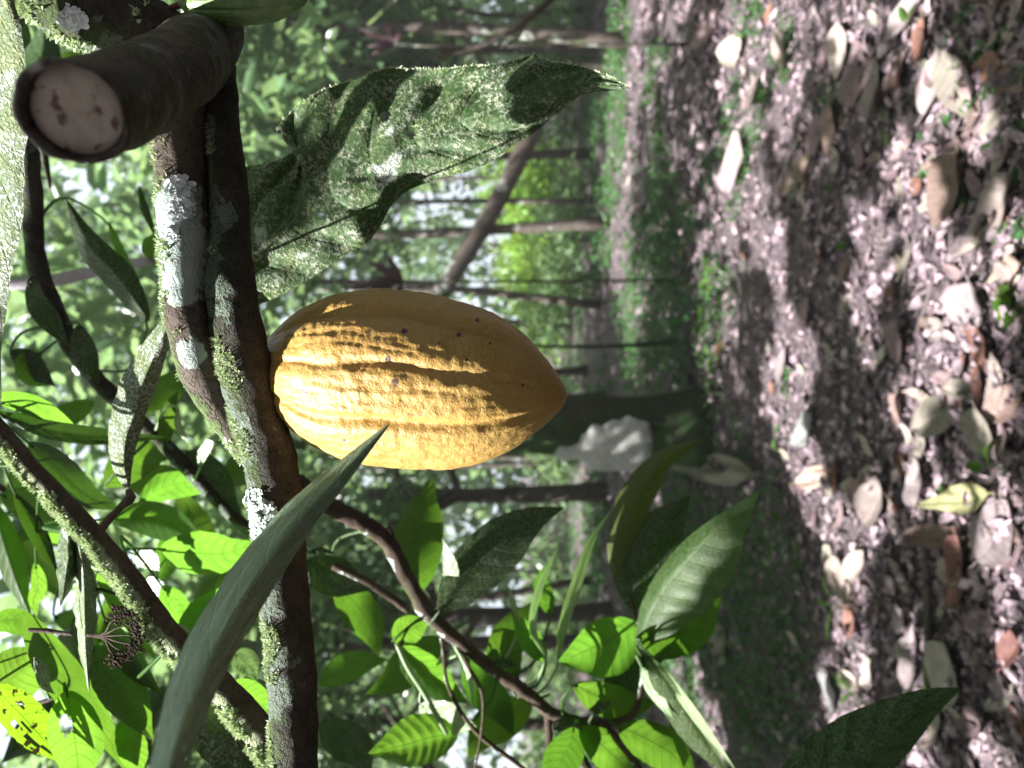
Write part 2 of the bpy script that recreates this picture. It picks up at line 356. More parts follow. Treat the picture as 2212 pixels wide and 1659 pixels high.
HERO_LIT = [(140, 70, .40, 30), (190, 105, .40, 24), (230, 115, .40, 20), (640, 900, .43, 50), (700, 945, .43, 40), (780, 985, .43, 40), (620, 850, .45, 40), (700, 850, .44, 70), (800, 880, .42, 90), (900, 900, .42, 90), (980, 880, .42, 90), (800, 740, .43, 60), (650, 800, .46, 40),
            (390, 450, .44, 50), (395, 560, .44, 50), (420, 760, .44, 40), (450, 850, .43, 40), (560, 1030, .42, 40), (600, 1180, .42, 40), (590, 1350, .42, 40), (590, 1500, .42, 40),
            (1050, 200, .49, 60), (950, 220, .50, 60), (850, 240, .50, 50), (800, 440, .51, 50), (680, 540, .525, 50), (600, 600, .53, 40), (1150, 150, .485, 40), (700, 270, .51, 40), (900, 370, .50, 40),
            (340, 720, .55, 40), (270, 950, .55, 40), (100, 1040, .5, 40), (220, 1200, .5, 40), (320, 1340, .5, 40), (480, 1510, .5, 40),
            (20, 200, .42, 60), (20, 500, .42, 60), (20, 750, .42, 60), (60, 880, .6, 50), (80, 1570, .6, 60), (150, 1600, .6, 60), (40, 1460, .6, 50), (30, 1200, .7, 50), (200, 1550, .6, 50),
            (400, 1060, .8, 60), (450, 1200, .75, 60), (330, 1130, .75, 50), (540, 1520, .7, 40), (370, 1320, .7, 40), (180, 1300, .6, 40),
            (1250, 1260, .8, 30), (1190, 1350, .8, 30), (1300, 1440, .85, 50), (1475, 1185, .8, 22), (1440, 1240, .8, 10), (1560, 1120, .8, 14), (1385, 1330, .8, 14), (1330, 1520, .85, 50), (1420, 1600, .8, 50), (950, 1440, .85, 50), (880, 1400, .85, 40), (880, 1620, .8, 50), (1430, 1500, .8, 40), (1310, 1640, .8, 40), (500, 20, .5, 40)]
for x, y, d, r in HERO_LIT: LIT.append((P(x, y, d), r*d/F))
LP = np.array([q for q, r in LIT]); LR = np.array([r for q, r in LIT]); S = np.array(SUN)
def blocks(pos, half):
    """which points lie in the way of the sun for a lit spot"""
    out = np.zeros(len(pos), bool)
    for q, r in zip(LP, LR):
        dv = pos-q; t = dv@S
        perp = np.linalg.norm(dv-t[:, None]*S, axis=1)
        out |= (t > .12) & (perp < r+half)
    return out
def in_view(pos, m=.06):
    d = np.maximum(pos[:, 1], 1e-3)
    return (pos[:, 1] > .05) & (np.abs(pos[:, 0]/d) < CY/F+m) & (np.abs((pos[:, 2]-H)/d) < CX/F+m)

def trunk_mesh(acc, base, top, r0, r1, seed, limbs=4, spread=1.2, hz=.45, bend=.25, seg=12):
    rr = random.Random(seed)
    base, top = Vector(base), Vector(top)
    mid = (base+top)/2+Vector((rr.uniform(-bend, bend), rr.uniform(-bend, bend), 0))
    C = catmull([tuple(base), tuple(mid), tuple(top)], 14)
    R = np.linspace(r0, r1, 14); R[0] *= 1.35; R[1] *= 1.12
    V, Fc, _ = tube(C, R, seg, .12, 7, seed); acc.add(V, Fc)
    for k in range(limbs):
        i = 7+rr.randrange(6); a = rr.uniform(0, 6.28)
        b = C[i]; e = b+np.array([math.cos(a)*spread, math.sin(a)*spread, rr.uniform(.5, 1.0)*hz*2.2])
        m2 = (b+e)/2+np.array([0, 0, -.12])
        V, Fc, _ = tube(catmull([tuple(b), tuple(m2), tuple(e)], 8), np.linspace(R[i]*.6, r1*.25, 8), 8, .1, 9, seed+k); acc.add(V, Fc)

# ------------------------------------------------------------------ trees overhead (outside or at the edge of the picture): their crowns shade the clearing
OVER = [(-2.6, -1.6, 4.2), (-5.0, .6, 4.4), (-4.6, 3.6, 4.3), (-1.9, -4.2, 4.8), (-6.8, 3.0, 4.8), (-7.2, 6.6, 4.6), (2.3, -2.6, 4.4), (-.2, -2.9, 5.2), (3.4, 1.2, 4.5), (-2.9, 1.4, 4.3), (-3.9, 5.4, 4.4), (-6.4, -1.4, 4.6), (-4.6, -2.6, 4.6), (.6, -6.2, 4.6), (4.4, -5.4, 4.6), (-5.2, -6.0, 4.6), (4.6, 4.4, 4.2), (5.9, 7.8, 4.5), (6.4, .4, 4.6)]
# leaves added to the unseen crowns to shade ground between the sun patches
EX = []
for gx in np.arange(-2.9, 2.9, .12):
    for gy in np.arange(1.7, 7.6, .12):
        if abs(gx) > .56*gy+.15: continue
        q = np.array([gx+rng.uniform(-.06, .06), gy+rng.uniform(-.06, .06), 0]); EX.append(q+S*(rng.uniform(2.9, 3.9)/S[2]))
EX = np.array(EX); EXO = np.argmin(((EX[:, None, :2]-np.array(OVER)[None, :, :2])**2).sum(2), 1)
for k, (x, y, cz) in enumerate(OVER):
    t = empty('cacao_tree', (x, y, gz(x, y)), 'cacao tree arching over the clearing beside the camera', 'tree', 'cacao trees over the clearing')
    a = Acc(); trunk_mesh(a, (x, y, -.05), (x+.1, y+.1, 3.4), .09, .05, 100+k, 6, 1.4)
    a.build('trunk', M_TRUNK, parent=t)
    pos, yaw, pitch, roll, L, W = crown_points(460 if -6 < x < 1 and y > -3 else 300, 14, 2.2, 2.2, .8, (x, y, cz), .19, .25, .1)
    pitch *= .6
    sel = EXO == k
    if sel.any():
        m_ = int(sel.sum()); pos = np.concatenate([pos, EX[sel]]); yaw = np.concatenate([yaw, rng.uniform(0, 6.28, m_)]); pitch = np.concatenate([pitch, rng.normal(scale=.2, size=m_)]); roll = np.concatenate([roll, rng.normal(scale=.25, size=m_)])
        L = np.concatenate([L, rng.uniform(.19, .27, m_)]); W = np.concatenate([W, rng.uniform(.085, .12, m_)])
    keep = ~blocks(pos+np.stack([np.cos(yaw)*L*.5, np.sin(yaw)*L*.5, 0*L], 1), .075) & ~(in_view(pos, .3) & (pos[:, 1] < 4.0)) & (pos[:, 2] > 2.6)  # leaves that would shade the lit spots are left out
    V, Fc = leaf_batch(pos[keep], yaw[keep], pitch[keep], roll[keep], L[keep], W[keep])
    mk('crown', V, Fc, M_CROWN, parent=t)

# unseen leaf sprays added toward the sun, only to cast shade on near parts
def shade_sprig(name, label, spots, t0, seed, size=.16, dens=6, half=.055):
    rr = np.random.default_rng(seed); pos = []
    for x, y, d, r in spots:
        q = np.array(P(x, y, d))
        for _ in range(dens):
            tt = t0
            for _k in range(30):
                c = q+S*tt*rr.uniform(.95, 1.1)+rr.normal(scale=r*d/F*.6, size=3)
                if not in_view(c[None], .12)[0]: break
                tt += .1
            pos.append(c)
    pos = np.array(pos); keep = ~blocks(pos, half)
    pos = pos[keep]; n = len(pos)
    if n == 0: return
    t = empty(name, tuple(pos.mean(0)), label, 'twig')
    yaw = rr.uniform(0, 6.28, n)
    L = size*rr.uniform(.7, 1.2, n)
    pos2 = pos-np.stack([np.cos(yaw)*L*.5, np.sin(yaw)*L*.5, 0*L], 1)
    V, Fc = leaf_batch(pos2, yaw, rr.normal(scale=.2, size=n), rr.normal(scale=.3, size=n), L, L*.4)
    mk('shade_spray', V, Fc, M_LEAFB, parent=t)
    a = Acc(); c = pos.mean(0)
    for p in pos:
        Vt, Ft, _ = tube(catmull([tuple(c+np.array([-.05, -.1, .1])*size/.16), tuple((c+p)/2+np.array([0, 0, .03])), tuple(p)], 6), np.linspace(.0022, .0009, 6)*(size/.16)**1.3, 5); a.add(Vt, Ft)
    a.build('twig', M_TWIG, parent=t)
shade_sprig('shade_twig', 'unseen leafy twig added to shade the cut stub and the dark upper limb', [(145, 240, .25, 100), (110, 260, .25, 60), (180, 210, .25, 60), (230, 200, .28, 90), (330, 150, .34, 90), (300, 40, .43, 80), (420, 130, .43, 70), (380, 260, .43, 60), (480, 250, .43, 50), (490, 380, .43, 40), (500, 540, .43, 30), (530, 700, .43, 30), (490, 460, .42, 30), (510, 620, .42, 30), (530, 780, .42, 30), (560, 880, .44, 25)], 1.2, 5, dens=5)
shade_sprig('shade_twig', 'small unseen leafy twig added to shade the midrib of the big lichened leaf', [(550, 470, .53, 32), (580, 430, .53, 32), (620, 410, .525, 32), (660, 380, .52, 32), (720, 350, .51, 28), (780, 315, .51, 24), (840, 290, .505, 18), (570, 385, .525, 20), (680, 340, .52, 20)], 1.2, 15, size=.07, dens=11, half=.02)
shade_sprig('shade_twig', 'unseen leafy twig added to shade the blurred grey green leaf', [(700, 1050, .36, 40), (600, 1160, .33, 50), (520, 1290, .30, 60), (450, 1400, .27, 70), (380, 1540, .24, 80)], 1.2, 6, dens=5)
shade_sprig('shade_twig', 'unseen leafy twig added to shade the dark green leaf at the corner', [(1900, 1580, .6, 70), (1800, 1640, .6, 70), (2000, 1540, .6, 50)], 1.6, 8, dens=6)

shade_sprig('shade_twig', 'unseen leafy twig added to shade the broad ribbed leaf below the pod', [(1430, 1290, .8, 40), (1500, 1240, .8, 40), (1560, 1190, .8, 40), (1520, 1290, .8, 40), (1450, 1350, .8, 30), (1600, 1130, .8, 30), (1420, 1210, .8, 20)], 1.8, 18, size=.12, dens=8, half=.03)
# ------------------------------------------------------------------ trees behind the clearing
CR = [crown_mesh('crown_%d' % i, n_cl=72+12*i, per=11, rx=1.9, ry=1.9, rz=1.25, c=(0, 0, 0), L=.29, droop=.55) for i in range(4)]
def at(y, d):
    X = (CY-y)/F*d; return Vector((X, d, gz(X, d)))
TREES = [ # y, d, r px at trunk, label, crown height
 (104, 13.0, 10, 'slim dark cacao trunk nearest the top edge, in front of the sunlit foliage', 4.0),
 (150, 11.5, 16, 'grey cacao tree whose trunk forks low into a long slanting limb behind the big leaf', 4.2),
 (437, 12.5, 7, 'thin straight dark trunk between the big lichened leaf and the slanting limb', 4.4),
 (1062, 11.0, 21, 'thick dark cacao trunk just beside the yellow pod', 3.9),
 (1322, 10.5, 20, 'pale grey sunlit trunk behind the twig with thin pods of leaves', 4.3),
 (1385, 9.0, 18, 'dark leaning trunk beside the pale grey sunlit trunk', 4.0)]
for k, (y, d, r, lab, ch) in enumerate(TREES):
    b = at(y, d); t = empty('cacao_tree', b, lab, 'tree', 'cacao trees standing behind the clearing')
    a = Acc(); R = r*d/F
    trunk_mesh(a, b-Vector((0, 0, .1)), b+Vector((random.uniform(-.05, .05), 0, 3.6)), R, R*.7, 200+k, 5, 1.3, bend=.05)
    if k == 1:
        V, Fc, _ = tube_px([(1200, 165, 11.4, 17), (1160, 262, 11.2, 20), (1100, 385, 11.1, 21), (1055, 470, 11.0, 20), (1000, 560, 10.9, 20), (940, 650, 10.8, 19), (840, 790, 10.7, 17), (700, 950, 10.6, 13)], 40, 12, .1, 6, 9); a.add(V, Fc)
    a.build('trunk', M_TRUNK, parent=t)
    o = bpy.data.objects.new('crown', CR[k % 4]); COL.objects.link(o); o.parent = t; o.location = (random.uniform(-.2, .2), .2, ch); o.rotation_euler.z = k*1.7
    o.scale = (1, 1, 1.05)
NEAR = [(480, 11, 7.4), (660, 12, 8.4), (860, 11, 7.6), (620, 21, 12), (380, 22, 12), (-60, 7.5, 4.6), (90, 9.5, 5.6), (-180, 9.0, 5.4), (330, 13.5, 6.4), (800, 14, 6.6), (700, 18, 9.0), (240, 17, 8.6), (1000, 16, 7.6), (1250, 13, 6.0), (1560, 9.5, 5.0), (1750, 8.0, 4.6)]
used = []
k = 0
while k < 47:
    d = random.uniform(9, 27); y = random.uniform(-500, 2150); ch = random.uniform(3.4, 5.5)
    if k < len(NEAR): y, d, ch = NEAR[k]
    b = at(y, d)
    if k >= len(NEAR) and any((b-u).length < 1.9 for u in used): continue
    # keep the slice behind the slanting limb and pod open, as in the picture
    if k >= len(NEAR) and d < 15 and 180 < y < 1000: continue
    if k >= len(NEAR) and -1.5 < b.x < 6 and 12.5 < b.y < 23: continue
    used.append(b); k += 1
    t = empty('cacao_tree', b, 'distant cacao tree with thin trunk among many like it', 'tree', 'cacao trees in the plantation behind')
    a = Acc(); trunk_mesh(a, b-Vector((0, 0, .1)), b+Vector((random.uniform(-.4, .4), 0, ch-.6)), random.uniform(.05, .11), .05, 300+k, 3, 1.2, seg=9)
    a.build('trunk', M_TRUNK, parent=t)
    o = bpy.data.objects.new('crown', CR[k % 4]); COL.objects.link(o); o.parent = t
    o.location = (0, 0, ch); o.rotation_euler.z = random.uniform(0, 6.28); s_ = random.uniform(.9, 1.35); o.scale = (s_, s_, s_)
# undergrowth shrubs
SHRUB = [crown_mesh('shrub_%d' % i, n_cl=34, per=12, rx=.7, ry=.6, rz=.55, c=(0, 0, .6), L=.17, droop=.5, shell=.1) for i in range(3)]
for me in SHRUB: me.materials.clear(); me.materials.append(M_BUSH)
SHRUBL = SHRUB[0].copy(); SHRUBL.name = 'sun_tinted_shrub'; SHRUBL.materials.clear(); SHRUBL.materials.append(leaf_mat('sun_tinted_bush_leaf', (.13, .25, .05), (.17, .31, .06), (.48, .72, .10), tf=.45, rough=.5, island=True))  # sunlight put into a brighter copy of the bush leaf colour
def stems(parent, b, n, h):
    a = Acc()
    for i in range(n):
        e = b+Vector((random.uniform(-.4, .4), random.uniform(-.3, .3), h*random.uniform(.6, 1)))
        V, Fc, _ = tube(catmull([tuple(b-Vector((0, 0, .05))), tuple((b+e)/2+Vector((.03, 0, .05))), tuple(e)], 6), np.linspace(.015, .006, 6), 6); a.add(V, Fc)
    a.build('stem', M_TRUNK, parent=parent)
for k in range(64):
    d = random.uniform(13, 26); y = random.uniform(-150, 1800)
    if k >= 46: d = random.uniform(17, 22); y = random.uniform(330, 700)
    b = at(y, d)
    t = empty('shrub', b, *(('leafy green shrub in the undergrowth of the plantation', 'shrub', 'shrubs in the undergrowth') if k < 46 else ('shrub with sunlight put into its yellow green colour beyond the slanting limb', 'shrub', 'sun tinted shrubs in the clearing')))
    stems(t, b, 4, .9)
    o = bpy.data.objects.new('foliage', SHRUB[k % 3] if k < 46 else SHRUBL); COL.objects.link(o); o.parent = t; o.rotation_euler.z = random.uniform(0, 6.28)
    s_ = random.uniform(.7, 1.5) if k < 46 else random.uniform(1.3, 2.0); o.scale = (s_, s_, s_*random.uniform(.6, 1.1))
# far wood that closes the view
def far_wood():
    pos = []
    n = 19000
    th = rng.uniform(-1.15, 1.15, n); r = rng.uniform(28, 42, n)
    top = 13+3.5*np.sin(th*9)+3*np.sin(th*23+1)
    z = rng.uniform(0, 1, n)**.8*top
    pos = np.stack([np.sin(th)*r, np.cos(th)*r, z], 1)
    L = rng.uniform(.5, .95, n)
    V, Fc = leaf_batch(pos, rng.uniform(0, 6.28, n), -rng.uniform(-.2, 1.2, n), rng.normal(scale=.5, size=n), L, L*.55)
    tag(mk('far_foliage', V, Fc, M_CROWN, loc=(0, 34, 0)), kind='stuff')
far_wood()
# mossy trunk behind the pod with a big pale leaf caught on it
b = at(928, 5.6)
t = empty('mossy_tree', b, 'thick trunk covered in dark green moss rising behind the tip of the yellow pod', 'tree')
a = Acc(); trunk_mesh(a, b-Vector((0, 0, .1)), b+Vector((.05, .1, 3.4)), .25, .2, 77, 0, bend=.02, seg=28)
a.build('trunk', M_TRUNKM, parent=t)
o = bpy.data.objects.new('crown', CR[2]); COL.objects.link(o); o.parent = t; o.location = (0, 0, 4.3)
# slim sapling under the pod
for (y, d, rpx, lean, lab) in [(738, 6.4, 5, 14, 'slim dark sapling stake standing in the clearing under the pod')]:
    b = at(y, d); t = empty('sapling', b, lab, 'sapling')
    V, Fc, _ = tube(catmull([tuple(b-Vector((0, 0, .05))), tuple(b+Vector((-.04, 0, .6))), tuple(b+Vector((-.03, 0, 1.5))), tuple(b+Vector((.05, 0, 2.3)))], 14), np.linspace(.022, .012, 14), 8, .1, 20)
    mk('stem', V, Fc, M_TRUNKM, parent=t)
    pos, yaw, pitch, roll, L, W = crown_points(7, 6, .3, .3, .25, b+Vector((.03, 0, 2.3)), .2); V, Fc = leaf_batch(pos, yaw, pitch, roll, L, W); mk('foliage', V, Fc, M_BUSH, parent=t)

# ------------------------------------------------------------------ litter and low plants on the ground
def litter():
    def region(n, d0, d1):
        d = np.exp(rng.uniform(math.log(d0), math.log(d1), n)); x = rng.uniform(-.62, .62, n)*d
        return x, d
    for nm, n, d0, d1, l0, l1, mats in [('leaf_litter', 20000, 1.75, 6, .008, .042, 0), ('leaf_litter', 9000, 5, 24, .04, .13, 1), ('leaf_litter', 4200, 1.75, 6.5, .035, .085, 2)]:
        x, d = region(n, d0, d1)
        z = np.array([gz(a, b_) for a, b_ in zip(x, d)])+rng.uniform(.001, .012, n)
        L = rng.uniform(l0, l1, n); W = L*rng.uniform(.3, .8, n)
        V, Fc = leaf_batch(np.stack([x, d, z], 1), rng.uniform(0, 6.28, n), rng.normal(scale=.25, size=n), rng.normal(scale=.35, size=n), L, W, .1, .3, .35)
        m = plain('litter_%d' % mats, (.08, .063, .068), (.32, .24, .285), .8, 30, island=True, var=.75)
        o = mk(nm, V, Fc, m, loc=(0, 3, 0)); tag(o, kind='stuff')
    # twigs
    a = Acc()
    for _ in range(260):
        x, d = region(1, 1.8, 9); x, d = float(x[0]), float(d[0]); an = random.uniform(0, 3.14); l = random.uniform(.05, .25)
        p0 = Vector((x, d, gz(x, d)+.008)); x2, d2 = x+math.cos(an)*l, d+math.sin(an)*l
        p1 = Vector((x2, d2, gz(x2, d2)+.01)); pm = (p0+p1)/2+Vector((random.uniform(-.02, .02), random.uniform(-.02, .02), .008))
        V, Fc, _ = tube(catmull([tuple(p0), tuple(pm), tuple(p1)], 6), np.linspace(.003, .0015, 6)*random.uniform(.6, 1.6), 5); a.add(V, Fc)
    tag(a.build('twig_litter', plain('dry_twig', (.10, .08, .075), (.2, .17, .16), .85, 60, island=True), loc=(0, 3, 0)), kind='stuff')
litter()
def cover():
    pos = []
    cand = 85000
    d = np.exp(rng.uniform(math.log(2.0), math.log(26), cand)); x = rng.uniform(-.62, .62, cand)*d
    keep = []
    hot = [(G(px, py), r) for px, py, r in [(1650, 1310, .75), (1600, 1400, .6), (1560, 1250, .6), (1500, 1380, .7), (1470, 1480, .7), (1620, 1480, .5), (1700, 1540, .35), (1400, 720, .9), (1430, 400, .7), (1560, 640, .35), (1540, 760, .3), (1700, 1420, .3), (1540, 930, .25), (1700, 110, .2), (1650, 220, .2), (1800, 220, .12), (1730, 400, .14)]]
    for i in range(cand):
        a, b_ = x[i], d[i]
        v = noise.noise(Vector((a*.55, b_*.55, 4)))+.5*noise.noise(Vector((a*2.5, b_*2.5, 8)))
        thr = .14-.03*min(b_, 12)+(.12 if b_ < 4 else 0)
        near = any((a-h.x)**2+(b_-h.y)**2 < r*r*random.uniform(.2, 1.2) for h, r in hot)
        if near or (v > thr+.18 and (b_ > 3.3 or a*7 % 1 < .2)): keep.append(i)
    keep = np.array(keep); x, d = x[keep], d[keep]; n = len(keep)
    z = np.array([gz(a, b_) for a, b_ in zip(x, d)])+rng.uniform(.005, .05, n)*np.minimum(1.8, d/4)
    L = rng.uniform(.015, .045, n)*np.clip(d/4, .8, 3.0); W = L*rng.uniform(.35, .7, n)
    V, Fc = leaf_batch(np.stack([x, d, z], 1), rng.uniform(0, 6.28, n), rng.uniform(-.3, .8, n), rng.normal(scale=.4, size=n), L, W, .1, .2)
    m = leaf_mat('ground_cover_leaf', (.04, .10, .035), (.055, .13, .045), (.14, .38, .06), tf=.4, island=True)
    tag(mk('ground_cover', V, Fc, m, loc=(0, 4, 0)), kind='stuff')
cover()

# ---- fallen leaves: each a thing
def fallen_mesh(name, mat, L, Wd, curl, fold, tw, wav, seed, tipc=.0, nt=18, nw=6):
    rr = random.Random(seed); V = []; U = []
    for i in range(nt+1):
        t = i/nt; p = max(.02, math.sin(math.pi*min(1, t**.85))**.75)*(1-.25*t)
        for j in range(-nw, nw+1):
            wv = j/nw
            y = wv*Wd*.5*p*(1+.06*noise.noise(Vector((t*6, seed, wv*2))))
            z = fold*abs(wv)**1.3*Wd*p+curl*L*(4*(t-.5)**2)*.5+wav*L*noise.noise(Vector((t*4, wv*1.5, seed*3.3)))+tipc*L*max(0, t-.7)**2*6
            a = tw*(t-.5)*math.pi; V.append(((t-.5)*L, y*math.cos(a)-z*math.sin(a)*.5, abs(y*math.sin(a))+z*math.cos(a))); U.append((t, wv*.5+.5))
    m = 2*nw+1
    Fc = [[i*m+j, (i+1)*m+j, (i+1)*m+j+1, i*m+j+1] for i in range(nt) for j in range(2*nw)]
    V = np.array(V); V[:, 2] -= np.percentile(V[:, 2], 12)
    # stalk
    b0 = V[nw]
    Vt, Ft, _ = tube([b0+np.array([-.16*L, .01*L, .01]), b0+np.array([-.08*L, 0, .004]), b0+np.array([.02*L, 0, 0])], [.0014, .0015, .0018], 5)
    n0 = len(V); V = np.concatenate([V, Vt]); U += [(0, .5)]*len(Vt); Fc += [[q+n0 for q in f] for f in Ft]
    me = bpy.data.meshes.new(name); me.from_pydata(V.tolist(), [], Fc)
    ul = me.uv_layers.new(name="UVMap"); idx = np.empty(len(me.loops), np.int32); me.loops.foreach_get('vertex_index', idx)
    ul.data.foreach_set('uv', np.array(U)[idx].astype(np.float32).ravel())
    me.polygons.foreach_set('use_smooth', [True]*len(me.polygons)); me.materials.append(mat)
    return me
def dry(name, c, k=1.35, tf=.15, spots=.2):
    c = tuple(v*.82 for v in c)
    return leaf_mat(name, c, tuple(min(.8, v*k) for v in c), tuple(min(1, v*1.2) for v in c), tf=tf, rough=.6, spots=spots, scol=tuple(v*.45 for v in c), vein=.8, nv=10, bump=.0012, spec=.3)
DRY = {'tan': dry('tan_dry_leaf', (.30, .25, .23)), 'brown': dry('brown_dry_leaf', (.15, .105, .09)), 'mauve': dry('mauve_dry_leaf', (.20, .14, .15)), 'grey': dry('grey_dry_leaf', (.26, .235, .20)),
       'pale': dry('pale_dry_leaf', (.285, .235, .245)), 'red': dry('russet_dry_leaf', (.19, .095, .075)), 'orange': dry('orange_dry_leaf', (.30, .215, .185)), 'cream': dry('cream_dry_leaf', (.34, .285, .24)), 'yellow': dry('yellowing_leaf', (.42, .43, .22), tf=.3), 'white': dry('whitish_dry_leaf', (.22, .23, .225), spots=.1)}
HERO_FALL = [ # x, y, length px, width px, angle in the ground plane deg, colour, curl, fold, label
 (1860, 160, 118, 66, 5, 'mauve', .06, .12, 'large mauve brown fallen leaf lying flat beside a narrow tan one'),
 (1823, 112, 90, 50, 20, 'tan', .1, .15, 'tan fallen leaf half under the large mauve brown leaf'),
 (1904, 190, 118, 40, -8, 'tan', .25, .45, 'narrow pale tan curled leaf right under the mauve brown leaf'),
 (2085, 185, 165, 72, -28, 'grey', .12, .35, 'big pointed grey tan fallen leaf standing on edge, partly sunlit'),
 (2025, 180, 100, 60, 30, 'pale', .1, .2, 'pink sunlit fallen leaf beside the big pointed grey leaf'),
 (2066, 412, 120, 95, 40, 'brown', .2, .25, 'broad brown crumpled fallen leaf at the edge of a sun patch'),
 (2040, 380, 80, 50, -50, 'orange', .3, .3, 'small orange tan curled leaf touching the broad brown leaf'),
 (2155, 470, 150, 80, 55, 'tan', .3, .25, 'long rolled tan leaf with a bright sun spot on it'),
 (1736, 372, 62, 52, 70, 'brown', .1, .1, 'roundish brown fallen leaf beside a green seedling'),
 (1597, 110, 60, 48, 10, 'tan', .3, .3, 'ragged pale tan leaf with a bitten edge in the shade near the top'),
 (1548, 50, 55, 40, 85, 'mauve', .1, .1, 'small oval mauve leaf nearest the top edge, farther off'),
 (1706, 120, 80, 34, 12, 'cream', .35, .4, 'cream curled leaf shaped like a trough near the top'),
 (1770, 290, 80, 30, 10, 'mauve', .15, .25, 'narrow pinkish leaf lying parallel to a narrow mauve leaf'),
 (1806, 282, 90, 36, 14, 'brown', .15, .3, 'narrow dark mauve leaf with folded sides in open shade'),
 (1603, 350, 110, 45, 5, 'pale', .2, .15, 'long pale leaf shining in the strip of sun across the clearing'),
 (2103, 668, 95, 92, 20, 'pale', .25, .3, 'big pale beige cupped leaf in full sun near the right edge'),
 (2130, 742, 85, 52, -50, 'red', .25, .3, 'reddish brown curled leaf beside the big pale cupped leaf'),
 (1955, 742, 90, 50, 15, 'mauve', .1, .25, 'mauve brown leaf with clear veins at the edge of the shade'),
 (1748, 674, 58, 36, 5, 'mauve', .15, .2, 'small dark mauve leaf alone on dark soil'),
 (2187, 596, 90, 62, 80, 'orange', .25, .3, 'pinkish orange crumpled leaf in the sun at the right edge'),
 (1989, 14, 90, 55, 70, 'pale', .25, .3, 'pink sunlit crumpled leaf cut by the top edge'),
 (1950, 895, 80, 36, 25, 'orange', .3, .4, 'orange cream curled leaf catching the sun beside a grey oval leaf'),
 (2047, 890, 96, 84, 60, 'grey', .06, .08, 'large flat grey oval fallen leaf in the shade'),
 (2138, 938, 100, 76, 5, 'grey', .1, .1, 'olive grey oval leaf with a pointed end next to the flat grey one'),
 (2187, 868, 80, 66, 50, 'orange', .15, .2, 'salmon fallen leaf at the right edge above the olive grey leaf'),
 (1555, 1015, 140, 60, 85, 'grey', .12, .2, 'large brown grey leaf leaning at the foot of the mossy trunk'),
 (1909, 1082, 95, 60, 20, 'tan', .3, .35, 'tan leaf with upturned sides, half in sun and half in shade'),
 (1868, 1066, 60, 30, -30, 'orange', .35, .4, 'small curled orange leaf touching the upturned tan leaf'),
 (1996, 1045, 92, 56, -20, 'pale', .25, .3, 'pale pink leaf in the sun beside the fallen stick'),
 (2100, 1078, 110, 58, 75, 'yellow', .45, .5, 'pale yellow green rolled leaf lying in the sun'),
 (2165, 1150, 130, 110, 30, 'pale', .12, .1, 'very large pinkish white leaf in full sun at the right edge'),
 (2082, 1232, 150, 52, 25, 'red', .25, .4, 'long russet folded leaf with a bright upper edge'),
 (2050, 1160, 90, 50, 80, 'brown', .2, .2, 'dark brown leaf between the stick and the sunlit white leaf'),
 (1826, 1252, 80, 52, -30, 'cream', .25, .3, 'cream angular leaf catching the sun beside grass blades'),
 (1860, 1222, 70, 40, 40, 'tan', .3, .3, 'tan leaf resting against the cream angular leaf'),
 (1960, 1338, 60, 44, 50, 'pale', .25, .3, 'small pale pinkish leaf just above the long beige leaf'),
 (1978, 1420, 130, 50, 12, 'pale', .15, .2, 'long pink beige leaf lying along the end of the stick'),
 (2055, 1462, 140, 84, 20, 'grey', .08, .12, 'large grey green dying leaf with pale spots near the corner leaf'),
 (2202, 1400, 80, 46, 20, 'red', .3, .3, 'orange red curled leaf cut by the right edge'),
 (1803, 1500, 80, 44, 10, 'white', .2, .25, 'whitish torn leaf in the sun above the dark corner leaf'),
 (1567, 1388, 70, 48, 20, 'grey', .15, .15, 'grey oval leaf in the shade among ground cover'),
 (2120, 1560, 90, 56, 60, 'mauve', .2, .3, 'mauve leaf beside the dark corner leaf'),
 (1940, 160, 60, 34, 70, 'brown', .2, .2, 'small brown leaf beside the narrow tan curled one'),
 (2000, 90, 80, 40, 15, 'red', .2, .3, 'dark reddish leaf in the shade near the top right'),
 (1640, 200, 62, 26, 15, 'mauve', .2, .3, 'narrow mauve leaf standing up behind the green seedling'),
 (1885, 1455, 66, 40, 40, 'tan', .25, .2, 'tan leaf lying close beside the dark corner leaf'),
 (1700, 790, 60, 40, 30, 'pale', .2, .2, 'pale leaf in the sun patch below the pod'),
 (1750, 930, 70, 60, 60, 'white', .12, .1, 'bright whitish leaf in the middle of the large sun patch'),
 (1770, 1030, 56, 44, 70, 'orange', .15, .1, 'pale orange leaf at the end of the large sun patch')]
for k, (x, y, lp, wp, ang, colr, curl, fold, lab) in enumerate(HERO_FALL):
    q = G(x, y); kq = math.sin(math.atan((x-CX)/F)); ca, sa = math.cos(math.radians(ang)), math.sin(math.radians(ang))
    L = 1.2*lp*q.y/F/math.hypot(ca, kq*sa); W = 1.2*wp*q.y/F/math.hypot(sa, min(1, kq*1.35)*ca)
    curl, fold = curl*.6, fold*.6
    o = bpy.data.objects.new('fallen_leaf', fallen_mesh('fallen_leaf', DRY[colr], L, W, curl, fold, random.uniform(-.15, .15), .05, 50+k, tipc=random.uniform(0, .25)))
    COL.objects.link(o); o.location = q+Vector((0, 0, .012+.15*W*(k % 3)/3))
    o.rotation_euler = (random.uniform(-.15, .15), random.uniform(-.15, .15)+.12, math.radians(-ang)+(math.pi if k % 2 else 0))
    tag(o, lab, 'fallen leaf', 'fallen leaves on the forest floor')
VAR = []
cols = ['tan', 'brown', 'mauve', 'grey', 'pale', 'mauve', 'brown', 'grey', 'tan', 'red', 'cream', 'mauve']
